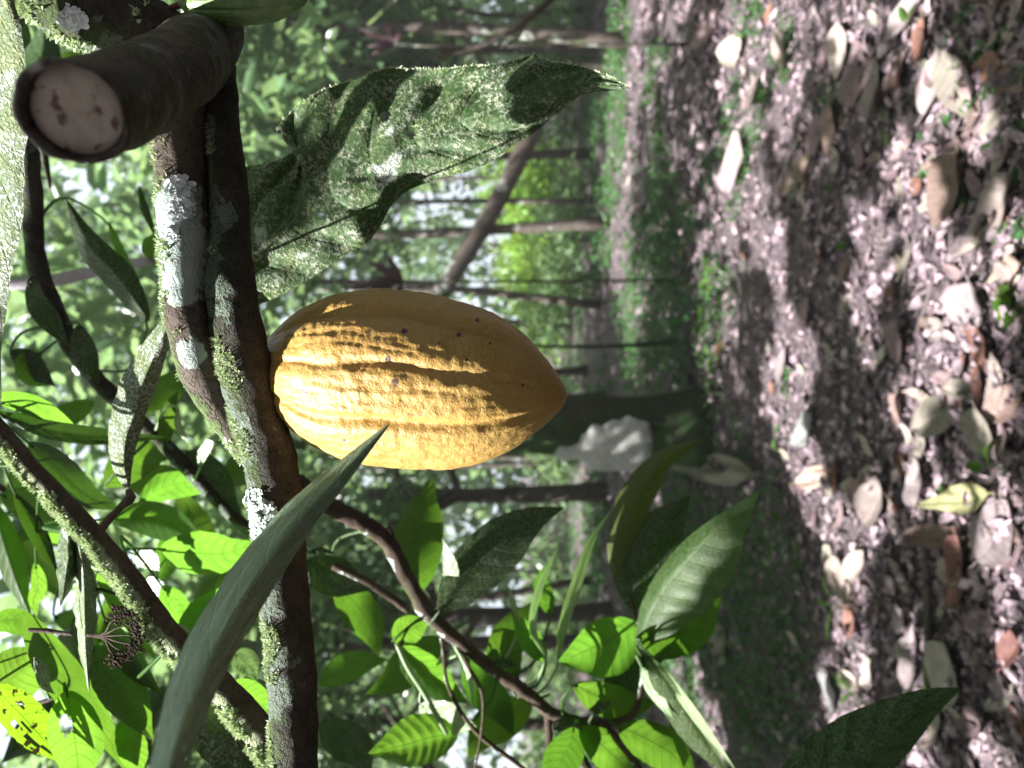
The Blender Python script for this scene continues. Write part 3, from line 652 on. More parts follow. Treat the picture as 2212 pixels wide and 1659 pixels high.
for i, c in enumerate(cols):
    VAR.append(fallen_mesh('fallen_leaf', DRY[c], .15, .15*random.uniform(.36, .62), random.uniform(.03, .2), random.uniform(.05, .25), random.uniform(-.15, .15), .07, 200+i, tipc=random.uniform(0, .3), nt=10, nw=4))
n = 0
while n < 235:
    x = 1250+962*random.random()**.75; y = random.uniform(-20, 1680)
    q = G(x, y)
    o = bpy.data.objects.new('fallen_leaf', random.choice(VAR)); COL.objects.link(o)
    o.location = q+Vector((0, 0, .012)); s_ = random.uniform(.45, 1.15)*(1 if q.y < 4 else 1.15); o.scale = (s_,)*3
    o.rotation_euler = (random.uniform(-.3, .3), random.uniform(-.3, .3), random.uniform(0, 6.28))
    tag(o, 'small dry leaf lying among the litter of the forest floor', 'fallen leaf', 'small dry leaves strewn over the forest floor'); n += 1
# stick
q0, q1, q2 = G(1995, 1095, .02), G(2003, 1290, .03), G(2004, 1490, .02)
V, Fc, _ = tube(catmull([tuple(q0), tuple(q1), tuple(q2)], 30), np.linspace(.011, .014, 30), 12, .15, 30, 3)
tag(mk('fallen_stick', V, Fc, M_TRUNK, loc=q1), 'straight grey fallen stick lying on the dark soil', 'stick')
# seedlings
def seedling(x, y, n, L, lab, h=.05, mat=M_LEAFB, wr=.45, spread=.02):
    q = G(x, y); t = empty('seedling', q, lab, 'seedling', 'green seedlings on the forest floor')
    a = Acc()
    for i in range(n):
        an = random.uniform(0, 6.28); hh = h*random.uniform(.5, 1.2)
        e = q+Vector((math.cos(an)*spread, math.sin(an)*spread, hh))
        V, Fc, _ = tube(catmull([tuple(q-Vector((0, 0, .01))), tuple((q+e)/2+Vector((.003, 0, 0))), tuple(e)], 5), [.0014]*5, 5); a.add(V, Fc)
        o = bpy.data.objects.new('leaf', fallen_mesh('seedling_leaf', mat, L*random.uniform(.8, 1.2), L*wr, -.15, .2, 0, .02, 900+i+int(x), nt=10, nw=4))
        COL.objects.link(o); o.parent = t; o.location = e-q+Vector((math.cos(an)*L*.5, math.sin(an)*L*.5, 0)); o.rotation_euler = (random.uniform(-.3, .3), random.uniform(-.5, .2), an)
    a.build('stem', M_LEAFB, parent=t)
for sdl in [(1845, 520, 1, .075, 'lone bright green leaf standing in the middle sun patch', .05, M_LEAFB, .5), (1800, 412, 2, .075, 'seedling with round green leaves in the shade beside a brown leaf', .05, M_LEAF, .8),
            (2166, 640, 2, .055, 'two round bright green seed leaves behind the pale cupped leaf', .04, M_LEAFB, .9), (2188, 700, 2, .07, 'bright round green seed leaf at the right edge under the pale cupped leaf', .06, M_LEAFB, .95),
            (1670, 190, 3, .08, 'green seedling lit bright in a small sun spot near the top', .07, M_LEAFB, .5), (1565, 600, 5, .16, 'clump of bright green herb leaves at the far side of the clearing', .12, M_LEAFB, .35),
            (1545, 690, 5, .15, 'star shaped green herb at the shaded far side under the pod', .10, M_LEAFB, .3), (1560, 770, 4, .12, 'low green seedling next to the star shaped herb', .08, M_LEAF, .5),
            (1705, 1125, 2, .07, 'round green leaflets at the upper end of the sunlit strip', .05, M_LEAFB, .8), (1700, 1180, 3, .10, 'narrow green blades beside the sunlit strip', .06, M_LEAFB, .25),
            (1740, 1200, 3, .08, 'small green plant with curled leaves beside narrow blades', .05, M_LEAFB, .5), (1830, 1310, 3, .12, 'upright grass tuft beside the cream angular leaf', .07, M_LEAFB, .15),
            (1850, 1490, 4, .09, 'sunlit green tuft next to the whitish torn leaf', .05, M_LEAFB, .3), (2050, 1085, 1, .08, 'single green blade beside the yellow green rolled leaf', .03, M_LEAFB, .3), (1900, 15, 2, .07, 'teal green seedling in the shade near the top edge', .05, M_LEAF, .5),
            (1690, 940, 4, .07, 'small seedling with four leaves under the mossy trunk', .05, M_LEAF, .5), (1975, 60, 2, .07, 'pale green narrow seedling near the top right corner', .05, M_LEAFB, .35), (2170, 1010, 3, .06, 'bright green clover sprig at the right edge', .05, M_LEAFB, .7), (1935, 265, 2, .07, 'dark green seedling beside the narrow tan leaf', .05, M_LEAF, .5)]:
    seedling(*sdl)

# ================================================================== the branch, the pods and the leaves near the camera
def leaf_px(mid, wa, wb, da=0., db=0., nt=44, nw=9, pucker=0., nv=9, wav=.05, seed=0, sag=0., sharp=1.0, serr=0., hole=None, lean=(0, 0)):
    xm, ym = np.array(mid, float)[:, :2].mean(0)
    m = catmull(np.array(mid, float), nt+1)
    T = np.gradient(m[:, :2], axis=0); T /= np.linalg.norm(T, axis=1)[:, None]+1e-9
    Nn = np.stack([T[:, 1], -T[:, 0]], 1)
    V = []; U = []
    for i in range(nt+1):
        t = i/nt
        p = math.sin(math.pi*t**.82)**.8 if 0 < t < 1 else 0
        p *= (1-.55*max(0, t-.62)**1.2*2.2*sharp) if t > .62 else 1
        p = max(p, .012)
        for j in range(-nw, nw+1):
            wv = j/nw; ww = wa if wv > 0 else wb
            e = 1+wav*noise.noise(Vector((t*7, (1 if wv > 0 else -1)*3, seed)))*abs(wv)+wav*.7*noise.noise(Vector((t*19, (1 if wv > 0 else -1)*3, seed)))*abs(wv)
            if serr and abs(wv) > .8: e += serr*(((t*26) % 1)-.5)
            off = ww*wv*p*e
            x, y = m[i, :2]+Nn[i]*off
            dd = m[i, 2]+(da if wv > 0 else db)*abs(wv)**1.4*p + wav*.25*m[i, 2]*.12*noise.noise(Vector((t*5, wv*2, seed+7)))
            if pucker: dd += pucker*(abs(math.sin(math.pi*(t*nv-abs(wv)**1.4*1.3)))-.6)*min(1, abs(wv)*3)*p
            dd += (lean[0]*(x-xm)+lean[1]*(ym-y))*m[i, 2]/F
            V.append((x, y, dd)); U.append((t, wv*.5+.5))
    k = 2*nw+1
    Fc = []
    V = PA(V)
    for i in range(nt):
        for j in range(2*nw):
            if hole and any(((i+.5)/nt-h[0])**2*h[3]**2+((j+.5)/nw-1-h[1])**2 < h[2]**2*(1+.5*noise.noise(Vector((i*.9, j*.9, seed)))) for h in hole): continue
            Fc.append([i*k+j, (i+1)*k+j, (i+1)*k+j+1, i*k+j+1])
    return V, Fc, U
def nwm(kw): return kw.get('nw', 9)
def add_leaf(parent, mid, wa, wb, mat, stalk=None, name='leaf', sr=3., **kw):
    kw.setdefault('seed', len(bpy.data.objects)*.37)
    V, Fc, U = leaf_px(mid, wa, wb, **kw)
    if stalk is not None:   # leaf stalk from the blade's base to the twig it grows from
        b = V[nwm(kw)]; t2 = V[nwm(kw)+(2*nwm(kw)+1)*(kw.get('nt', 44)//3)]; s = np.array(P(*stalk)); din = (b-t2)/np.linalg.norm(t2-b)
        md = (b+s)/2+din*np.linalg.norm(s-b)*.2
        Vt, Ft, _ = tube(catmull([tuple(s), tuple(md), tuple(b), tuple(b-din*.006)], 10), np.linspace(sr*1.2, sr*.8, 10)*mid[0][2]/F, 6)
        n0 = len(V); V = np.concatenate([V, Vt]); U = list(U)+[(0.01, .5)]*len(Vt); Fc = Fc+[[q+n0 for q in f] for f in Ft]
    return mk(name, V, Fc, mat, uv=U, parent=parent, loc=P(*mid[len(mid)//2]) if parent is None else None)

def tufts(V, Fc, N, n, l0, l1, seed, dirv, thr=.1, nscale=45., wd=.25, spread=.7, need=None, face=.0):
    """little moss blades on the surface of a tube; V, N from tube()"""
    rr = np.random.default_rng(seed); out = []; fc = []
    quads = [f for f in Fc if len(f) == 4]; c = 0; tries = 0
    dv = np.array(dirv, float); dv /= np.linalg.norm(dv)
    while c < n and tries < n*30:
        tries += 1
        f = quads[rr.integers(len(quads))]; a, b_ = rr.random(2)
        q = (V[f[0]]*(1-a)+V[f[1]]*a)*(1-b_)+(V[f[3]]*(1-a)+V[f[2]]*a)*b_
        nn = N[f[0]]*(1-a)+N[f[1]]*a if f[1] < len(N) else N[f[0]]; nn = nn/np.linalg.norm(nn)
        m = noise.noise(Vector(q*nscale)+Vector((seed, 0, 0)))+.6*noise.noise(Vector(q*nscale*3))+(nn@dv-face)*.9
        if m < thr: continue
        if need and not need(q): continue
        d = nn+rr.normal(scale=spread, size=3); d /= np.linalg.norm(d)
        L = rr.uniform(l0, l1); s = np.cross(d, rr.normal(size=3)); s /= np.linalg.norm(s)+1e-9; s *= L*wd
        k = len(out); out += [q-s, q+s, q+d*L*.6+s*.7, q+d*L, q+d*L*.6-s*.7]
        fc.append([k, k+1, k+2, k+3, k+4]); c += 1
    return np.array(out), fc

# ---- the pod-bearing branch
B2 = [(440, 70, .472, 42), (458, 110, .468, 42), (468, 180, .455, 42), (478, 280, .445, 40), (492, 400, .438, 42), (495, 520, .434, 46), (500, 640, .430, 54), (525, 780, .436, 57), (552, 890, .450, 56), (585, 1000, .458, 56), (600, 1130, .458, 55), (614, 1280, .455, 51), (630, 1450, .450, 51), (634, 1600, .445, 51), (634, 1760, .44, 51)]
B1 = [(440, 70, .462, 46), (425, 120, .455, 48), (400, 190, .445, 52), (388, 270, .432, 54), (390, 380, .426, 54), (397, 500, .422, 51), (398, 620, .421, 46), (408, 720, .424, 43), (436, 810, .436, 42), (478, 890, .450, 36), (530, 960, .457, 30), (575, 1040, .458, 22)]
STUB = [(462, 70, .46, 62), (430, 108, .43, 74), (385, 146, .385, 84), (328, 182, .34, 92), (262, 212, .295, 99), (205, 230, .26, 101), (166, 241, .24, 103)]
LIMB = [(445, 150, .455, 45), (400, 110, .45, 58), (330, 74, .44, 70), (245, 42, .43, 78), (155, 0, .42, 84), (50, -70, .41, 86)]
br = empty('cacao_branch', P(500, 640, .43), 'mossy forked cacao branch with a sawn stub that carries the yellow pod', 'branch')
parts = {}
V, Fc, N = tube_px(B2, 190, 40, .09, 60, 1); parts['b2'] = (V, Fc, N); mk('limb', V, Fc, M_BARKD, parent=br)
V, Fc, N = tube_px(B1, 150, 36, .09, 55, 2); parts['b1'] = (V, Fc, N); o = mk('limb', V, Fc, M_BARKL, parent=br); o['label'] = 'limb crusted with pale blue grey lichen'
V, Fc, N = tube_px(LIMB, 90, 36, .09, 55, 3); parts['lm'] = (V, Fc, N); o = mk('limb', V, Fc, M_BARKD, parent=br); o['label'] = 'dark upper limb with white and green lichen on its far side'
# stub with sawn end
p = catmull(np.array(STUB, float), 60); C = PA(p[:, :3]); R = p[:, 3]*p[:, 2]/F
V, Fc, N = tube(C, R, 48, .09, 32, 4, cap=False); parts['st'] = (V, Fc, N)
stub = mk('stub', V, Fc, bark_mat('stub_bark', (.055, .043, .036), (.15, .12, .105), lichen=.35, moss=.5, lcol=(.24, .24, .22), mcol=(.09, .12, .05), bump=.003, mside=(0, 0, -.6)), parent=br); stub['label'] = 'short stub sawn off across, its end facing the camera'
ax = C[-1]-C[-6]; ax /= np.linalg.norm(ax)
fn = (ax*.8+np.array([0, -1, 0])*.55); fn /= np.linalg.norm(fn)
ring = V[-48:]; cen = ring.mean(0)
rings = [(1.04, -.002), (1.10, .0015), (1.07, .0045), (.99, .0052), (.94, .003), (.915, -.002), (.90, -.0045), (.86, -.0030)]
VV = []; seg = 48
for k, (s_, hgt) in enumerate(rings):
    for j in range(seg):
        d = ring[j]-cen; wob = 1+.06*noise.noise(Vector(ring[j]*90)+Vector((0, 0, k*.15)))
        VV.append(cen+d*s_*wob+ax*(hgt+.0028*noise.noise(Vector(ring[j]*160)+Vector((k*.2, 3, 3)))))
FF = [[k*seg+j, k*seg+(j+1) % seg, (k+1)*seg+(j+1) % seg, (k+1)*seg+j] for k in range(len(rings)-1) for j in range(seg)]
mk('bark_rim', VV, FF, bark_mat('rim_bark', (.05, .038, .032), (.24, .21, .19), lichen=.3, moss=.05, lcol=(.4, .38, .36)), parent=stub)
VV = [cen+ax*.0012]; FF = []
for k in range(1, 15):
    for j in range(seg):
        d = ring[j]-cen
        VV.append(cen+d*.885*k/14+ax*(.0012*(1-k/14)-.0006*(k/14)**6*2+.0006*noise.noise(Vector((cen+d*k/14)*220))))
FF += [[0, 1+j, 1+(j+1) % seg] for j in range(seg)]
FF += [[1+(k-1)*seg+j, 1+k*seg+j, 1+k*seg+(j+1) % seg, 1+(k-1)*seg+(j+1) % seg] for k in range(1, 14) for j in range(seg)]
s = NT('sawn_wood'); co = s.co()
col = s.mix(s.ramp(s.noise(co, 60, 4), .35, .7), (.52, .44, .385), (.45, .375, .33))
col = s.mix(s.ramp(s.noise(co, 200, 3, .5), .59, .64), col, (.15, .095, .08))
col = s.mix(s.math('MULTIPLY', s.ramp(s.noise(co, 900, 2), .5, .65), .25), col, (.24, .17, .14))
pb = s.n('BsdfPrincipled', Base_Color=col, Roughness=.75, Normal=s.bump(s.noise(co, 300, 4), .0006, .8))
mk('cut_face', VV, FF, s.done(pb.outputs[0]), parent=stub)
# moss tufts on the branch
a = Acc()
v, f = tufts(*parts['b2'], 9000, .0009, .0028, 11, (-.45, -.2, .85), .62, 42, face=.1); a.add(v, f)
v, f = tufts(*parts['b1'], 2600, .0010, .0028, 12, (-.2, -.1, .95), .62, 50, face=.15); a.add(v, f)
v, f = tufts(*parts['lm'], 1800, .0015, .0045, 13, (-.1, -.4, .9), .5, 40); a.add(v, f)
tag(a.build('moss', M_MOSS, parent=br), kind='stuff')
# leafy lichen rosettes
def lichen(spots, seed, mat=M_LICH, size=.0022, n=70):
    a = Acc(); rr = np.random.default_rng(seed)
    for key, x, y, d, rpx in spots:
        V, Fc, N = parts[key]; q = np.array(P(x, y, d)); dist = np.linalg.norm(V-q, axis=1)
        idx = np.where(dist < rpx*d/F)[0]
        if len(idx) == 0: continue
        for i in rr.choice(idx, n):
            nn = N[i]; c = V[i]+rr.normal(scale=.0008, size=3)
            u = np.cross(nn, rr.normal(size=3)); u /= np.linalg.norm(u); w_ = np.cross(nn, u)
            s_ = size*rr.uniform(.5, 1.3); k = 8; pts = [c+nn*.0010]
            for j in range(k):
                an = 2*math.pi*j/k; r_ = s_*(1+.3*math.sin(3*an+rr.random()*6)); pts.append(c+(u*math.cos(an)+w_*math.sin(an)*.75)*r_+nn*(.0006+rr.uniform(0, .0012)))
            a.add(pts, [[0, 1+j, 1+(j+1) % k] for j in range(k)])
    return a
a = lichen([('b2', 562, 1110, .441, 34), ('b2', 548, 1085, .444, 26), ('b2', 560, 1150, .441, 26)], 3)
tag(a.build('lichen', M_LICH, parent=br), kind='stuff')['label'] = 'pale blue green leafy lichen'
a = lichen([('b1', 388, 405, .411, 22), ('b1', 400, 435, .408, 26), ('b1', 385, 455, .408, 20), ('b1', 370, 505, .408, 8), ('lm', 235, 90, .405, 50), ('lm', 190, 90, .40, 50), ('lm', 150, 50, .40, 44), ('lm', 215, 120, .405, 40)], 4, n=110)
tag(a.build('lichen', plain('white_lichen', (.62, .66, .70), (.74, .78, .80), .85, 200, island=True), parent=br), kind='stuff')['label'] = 'crusty white lichen'

# ---- the yellow pod
def make_pod(name, A, Bt, prof, rid, mat, seed, nt=230, ns=300, wart=.0010, furrow=.078, groove2=.045, rot=0.0):
    """axis px points A, Bt (x, y, d); prof: list (t, radius m)"""
    a, b = np.array(P(*A)), np.array(P(*Bt)); ax = (b-a); Ln = np.linalg.norm(ax); ax /= Ln
    u = np.cross(ax, [0, 1, 0]); u /= np.linalg.norm(u); v = np.cross(ax, u)
    pr = catmull(np.array([(t*100, r*1000) for t, r in prof]), 400); V = []
    for i in range(nt):
        t = i/(nt-1); R = np.interp(t*100, pr[:, 0], pr[:, 1])/1000
        env = min(1, t*6)*min(1, (1-t)*5)
        tw = rot+.12*math.sin(t*2.2)
        for j in range(ns):
            th = 2*math.pi*j/ns
            ph = th+tw+.05*noise.noise(Vector((t*5, th*1.5, seed+3)))
            # five pairs of ridges: a deep furrow between pairs, a shallow groove inside each pair
            c5 = abs(math.sin(2.5*ph)); c10 = abs(math.sin(2.5*ph+math.pi/2))
            rr_ = R*(1-furrow*env*math.exp(-(c5/.20)**2)-groove2*env*math.exp(-(c10/.17)**2))
            q = a+ax*Ln*t+(u*math.cos(th)+v*math.sin(th))*rr_
            Q = Vector(q)
            w1 = .7*noise.noise(Q*60+Vector((seed, 0, 0)))+.75*noise.noise(Q*150+Vector((seed, 9, 0)))+.5*noise.noise(Q*330+Vector((seed, 4, 0)))
            w2 = abs(noise.noise(Vector((t*14+th*1.2, th*9-t*5, seed))))
            w3 = noise.noise(Vector((t*6, th*13, seed+6)))+.6*noise.noise(Vector((t*11, th*27, seed+2)))
            rr_ += env*wart*(.75*w1+.6*w2+.75*w3)*(.5+.5*min(1, max(0, 1.3-abs(t-.4)*2.2)))
            V.append(a+ax*Ln*t+(u*math.cos(th)+v*math.sin(th))*rr_)
    Fc = [[i*ns+j, i*ns+(j+1) % ns, (i+1)*ns+(j+1) % ns, (i+1)*ns+j] for i in range(nt-1) for j in range(ns)]
    Fc += [list(range(ns))[::-1], [(nt-1)*ns+j for j in range(ns)]]
    return np.array(V), Fc
k_ = .465/F
s = NT('ripe_pod_skin'); co = s.co()
col = s.mix(s.ramp(s.noise(co, 22, 3), .3, .7), (.39, .236, .062), (.465, .296, .098))
col = s.mix(s.math('MULTIPLY', s.ramp(s.noise(co, 14, 2), .5, .72), .55), col, (.47, .235, .055))
col = s.mix(s.math('MULTIPLY', s.ramp(s.noise(co, 30, 4, .7), .55, .75), .45), col, (.36, .30, .05))
col = s.mix(s.math('MULTIPLY', s.ramp(s.noise(co, 420, 4, .7), .48, .7), .35), col, (.26, .14, .03))
col = s.mix(s.math('MULTIPLY', s.ramp(s.noise(co, 900, 2, .6), .58, .7), .5), col, (.72, .52, .18))
PODC = P(880, 823, .465)
def spot(x, y, rpx, c, rough=.4):
    global col
    q = P(x, y, .42)-PODC
    dd = s.n('VectorMath', {'operation': 'DISTANCE'}, i0=s.n('VectorMath', {'operation': 'MULTIPLY'}, i0=co, i1=(1, 0, 1)).outputs[0], i1=(q.x, 0, q.z)).outputs['Value']
    dn = s.math('ADD', dd, s.math('MULTIPLY', s.math('SUBTRACT', s.noise(co, 420, 3), .5), rpx*.42/F*rough*4))
    side = s.n('SeparateXYZ', Vector=co).outputs[1]
    m = s.math('MULTIPLY', s.math('SUBTRACT', 1.0, s.ramp(dn, rpx*.42/F*.8, rpx*.42/F*1.1)), s.ramp(s.math('MULTIPLY', side, -1.0), .0, .005))
    col = s.mix(m, col, c)
DK = (.045, .018, .02)
for x, y, r, c in [(876, 716, 7, DK), (992, 724, 6, DK), (1030, 688, 5, DK), (845, 776, 7, (.12, .06, .04)), (862, 826, 9, (.13, .07, .05)), (645, 830, 13, (.21, .15, .17)), (660, 843, 9, (.21, .15, .17)), (632, 828, 8, (.21, .15, .17)), (738, 953, 4, (.12, .07, .03)), (632, 876, 3, DK), (1130, 832, 3, DK), (1058, 742, 3, DK), (1010, 778, 3, DK), (950, 742, 2.5, DK)]:
    spot(x, y, r, c)
hg = s.math('ADD', s.noise(co, 320, 4, .65), s.math('MULTIPLY', s.noise(co, 1100, 2), .35))
pb = s.n('BsdfPrincipled', Base_Color=col, Roughness=.36, Normal=s.bump(hg, .0009, 1.0)); pb.inputs['Specular IOR Level'].default_value = .45
M_POD = s.done(pb.outputs[0])
def pr(x, r): return ((x-548)/(1224-548), r*k_)
prof = [(0, 26*k_), pr(570, 42), pr(593, 72), pr(633, 113), pr(672, 143), pr(732, 172), pr(790, 186), pr(850, 190), pr(910, 188), pr(990, 178), pr(1049, 163), pr(1089, 145), pr(1128, 119), pr(1168, 82), pr(1192, 56), pr(1208, 36), pr(1219, 19), (1, 5*k_)]
pod = empty('cacao_pod', PODC, 'large ripe yellow cacao pod with ridged warty skin hanging under the branch', 'cacao pod')
V, Fc = make_pod('husk', (548, 786, .474), (1224, 858, .452), prof, None, M_POD, 2.0, rot=.35)
# bend the middle a little so that the outline sags as in the picture
mk('husk', V, Fc, M_POD, parent=pod)
V, Fc, _ = tube_px([(505, 775, .446, 26), (530, 783, .462, 22), (552, 787, .473, 24), (566, 789, .475, 30)], 14, 16, .08, 80, 3)
mk('stalk', V, Fc, bark_mat('pod_stalk', (.16, .12, .05), (.22, .16, .07), lichen=.1), parent=pod)
# ---- small green pod at the top edge
s = NT('unripe_pod_skin'); co = s.co()
col = s.mix(s.ramp(s.noise(co, 60, 3), .35, .7), (.13, .22, .07), (.22, .31, .12))
col = s.mix(s.math('MULTIPLY', s.ramp(s.noise(co, 500, 3), .5, .7), .4), col, (.30, .36, .18))
pb = s.n('BsdfPrincipled', Base_Color=col, Roughness=.5, Normal=s.bump(s.noise(co, 300, 3), .0006, .7))
M_GPOD = s.done(pb.outputs[0])
g = empty('cacao_pod', P(520, 5, .425), 'slender unripe green cacao pod at the top edge beside the fork', 'cacao pod')
kk = .425/F
V, Fc = make_pod('husk', (388, 6, .425), (664, 0, .42), [(0, 8*kk), (.06, 26*kk), (.2, 40*kk), (.45, 47*kk), (.7, 42*kk), (.88, 25*kk), (.97, 10*kk), (1, 2*kk)], None, M_GPOD, 5.0, 120, 160, .0004, .10, .05)
mk('husk', V, Fc, M_GPOD, parent=g)
V, Fc, _ = tube_px([(300, 48, .46, 7), (330, 34, .45, 6), (365, 18, .435, 6), (394, 8, .426, 8)], 16, 8); mk('stalk', V, Fc, plain('red_stalk', (.10, .03, .025), (.17, .06, .045), .6), parent=g)

# ---- the big lichened leaf right of the fork
MID = [(500, 580), (548, 545), (640, 478), (739, 409), (810, 357), (878, 313), (961, 278), (1041, 248), (1110, 222), (1183, 202), (1250, 188), (1310, 186), (1362, 190)]
TOP = [(455, 400), (520, 362), (568, 353), (592, 349), (620, 337), (638, 325), (642, 294), (632, 278), (612, 274), (595, 278), (608, 262), (648, 226), (679, 202), (727, 183), (771, 171), (806, 155), (846, 145), (886, 149), (945, 149), (1025, 141), (1084, 137), (1124, 127), (1156, 115), (1168, 127), (1223, 137), (1263, 145), (1322, 167), (1362, 190)]
BOT = [(510, 700), (553, 660), (608, 639), (668, 603), (723, 567), (755, 546), (779, 538), (802, 516), (822, 488), (838, 456), (854, 432), (886, 409), (945, 385), (1005, 373), (1045, 357), (1084, 337), (1104, 317), (1144, 294), (1183, 262), (1231, 222), (1255, 204), (1294, 198), (1340, 194), (1362, 190)]
def resample(poly, n):
    p = np.array(poly, float); L = np.concatenate([[0], np.cumsum(np.linalg.norm(np.diff(p, axis=0), axis=1))]); t = np.linspace(0, L[-1], n)
    return np.stack([np.interp(t, L, p[:, 0]), np.interp(t, L, p[:, 1])], 1)
def big_leaf():
    nt, nw = 170, 34
    m = catmull(np.array(MID, float), nt+1)
    # pair each midrib station with edge points along the side veins (ahead of it)
    A = resample(TOP, nt+1); B = resample(BOT, nt+1)
    V = []; U = []
    for i in range(nt+1):
        t = i/nt; fade = min(1, (1-t)*6)
        for j in range(-nw, nw+1):
            wv = j/nw; e = A[i] if wv > 0 else B[i]; aw = abs(wv)
            xy = m[i]*(1-aw)+e*aw
            d = .522-.014*t
            vs = abs(math.sin(math.pi*(t*8.5-.15-1.5*aw+.3*noise.noise(Vector((t*3, wv*2, 4))))))
            puck = (vs-.6)*min(1, aw*2.5)*fade
            if wv > 0: d += .010*aw**1.2*fade-.0058*puck*(.8+.4*aw)+.004*math.sin(t*21+aw*3)*aw*fade
            else: d += .004*aw+.030*max(0, aw-.55)**1.3*fade-.004*puck+.004*math.sin(t*16)*aw*fade
            d -= .05*max(0, t-.5)**1.3
            d += .0016*noise.noise(Vector((xy[0]*.02, xy[1]*.02, 1)))*fade
            V.append((xy[0], xy[1], d)); U.append((t, wv*.5+.5))
    k = 2*nw+1; Vw = PA(V); XY = np.array(V)[:, :2]
    holes = [(830, 252, 13, 11), (885, 288, 12, 19), (688, 468, 20, 8), (775, 388, 22, 7)]
    Fc = []
    for i in range(nt):
        for j in range(2*nw):
            c = XY[[i*k+j, (i+1)*k+j+1]].mean(0)
            if any(((c[0]-h[0])/h[2])**2+((c[1]-h[1])/h[3])**2 < 1+.7*noise.noise(Vector((c[0]*.12, c[1]*.12, 2))) for h in holes): continue
            Fc.append([i*k+j, (i+1)*k+j, (i+1)*k+j+1, i*k+j+1])
    return Vw, Fc, U
bl = empty('cacao_leaf', P(900, 300, .475), 'big lichen covered green leaf with insect holes hanging between branch and ground', 'leaf')
V, Fc, U = big_leaf(); blade = mk('blade', V, Fc, M_MOLD, uv=U, parent=bl)
# crust of moss along the upper edge
a = Acc(); rr = np.random.default_rng(3); E = resample(TOP[10:], 420)
for i in range(420):
    t = .3+.7*i/420; q = np.array(P(E[i, 0], E[i, 1], .522-.014*t-.05*max(0, t-.5)**1.3)); L = rr.uniform(.0008, .0028); d = rr.normal(size=3)+np.array([.8, 0, .6]); d /= np.linalg.norm(d); sd = np.cross(d, rr.normal(size=3)); sd *= L*.3/np.linalg.norm(sd)
    a.add([q-sd, q+sd, q+d*L], [[0, 1, 2]])
tag(a.build('moss_fringe', M_MOSS, parent=bl), kind='stuff')
V, Fc, _ = tube_px([(500, 630, .44, 3.2), (512, 600, .485, 3.0), (528, 568, .518, 3.0), (560, 536, .523, 3.2)], 16, 8); mk('petiole', V, Fc, M_TWIG, parent=bl)

# ---- blurred grey leaf close to the lens
lf = empty('cacao_leaf', P(560, 1200, .32), 'narrow grey green leaf close to the lens, blurred, its tip in front of the pod', 'leaf')
add_leaf(lf, [(330, 1800, .185), (370, 1640, .21), (420, 1500, .24), (480, 1370, .27), (560, 1240, .305), (650, 1120, .335), (730, 1035, .355), (790, 970, .368), (843, 914, .378)], 62, 46, M_MOLD2, name='blade', da=.030, db=.004, nt=90, nw=16, wav=.07, seed=4.2, sharp=.2)

# ---- lit crusted leaf on the left edge
lf = empty('cacao_leaf', P(10, 450, .42), 'pale crusted leaf along the left edge, glaring in full sun', 'leaf')
add_leaf(lf, [(-50, -180, .40), (-28, 60, .41), (-32, 300, .42), (-32, 560, .43), (-20, 760, .435), (2, 872, .44)], 88, 96, M_WHITE, name='blade', da=.01, db=-.02, lean=(-.6, -.3), nt=80, nw=14, wav=.14, seed=8.8)
# ---- twisted hanging leaf in the middle of the left half
lf = empty('cacao_leaf', P(300, 860, .53), 'narrow lichened leaf hanging twisted behind the fork, half in shade', 'leaf')
add_leaf(lf, [(277, 1058, .53), (266, 1000, .53), (272, 930, .53), (296, 850, .53), (330, 770, .53), (362, 700, .53), (385, 630, .535)], 42, 34, M_WHITE, name='blade', da=.012, db=.02, lean=(-.5, -.3), nt=70, nw=12, wav=.12, seed=2.2)
V, Fc, _ = tube_px([(277, 1060, .53, 6), (283, 1075, .525, 10), (262, 1095, .52, 8), (232, 1125, .51, 8), (207, 1160, .50, 11)], 20, 10, .25, 120); mk('petiole', V, Fc, M_BARKL, parent=lf)

# ---- mossy slanting branch with its leaves
mb = empty('mossy_branch', P(290, 1270, .5), 'slanting branch furred with bright moss on its sunlit side, many backlit leaves', 'branch')
MB = [(-40, 890, .52, 19), (10, 945, .515, 20), (95, 1045, .51, 21), (195, 1150, .50, 23), (285, 1260, .49, 25), (355, 1360, .48, 27), (430, 1440, .475, 29), (510, 1520, .465, 31), (590, 1620, .45, 34), (640, 1700, .44, 36)]
V, Fc, N = tube_px(MB, 130, 26, .10, 70, 5); parts['mb'] = (V, Fc, N); mk('limb', V, Fc, M_BARKM, parent=mb)
v, f = tufts(V, Fc, N, 14000, .0014, .0050, 15, (-.70, -.35, .6), .35, 45, face=.25); tag(mk('moss', v, f, M_MOSS, parent=mb), kind='stuff')
def near_on(B, x, y):
    p = catmull(np.array(B, float), 120); i = np.argmin((p[:, 0]-x)**2+(p[:, 1]-y)**2); return tuple(p[i, :3])
def leaves(parent, B, items, back=0., grow=1.):
    for it in items:
        mid, wa, wb, mat = it[:4]; mid = [(a, b_, c+back) for a, b_, c in mid]; kw = it[4] if len(it) > 4 else {}
        wa, wb = (wa*grow, wb*grow) if min(wa, wb) > 20 else (wa, wb)
        st = near_on(B, *mid[0][:2]) if B is not None else None
        if st is not None and math.hypot(st[0]-mid[0][0], st[1]-mid[0][1]) > 170: st = None
        if 'lean' not in kw: kw['lean'] = (1.0, .35) if mat in (M_LEAFB, M_LEAF, M_LEAFSP) else ((-.5, -.3) if mat in (M_PALE, M_WHITE) else (.3, .1))
        add_leaf(parent, mid, wa, wb, mat, stalk=st, nt=kw.pop('nt', 36), nw=kw.pop('nw', 8), **kw)
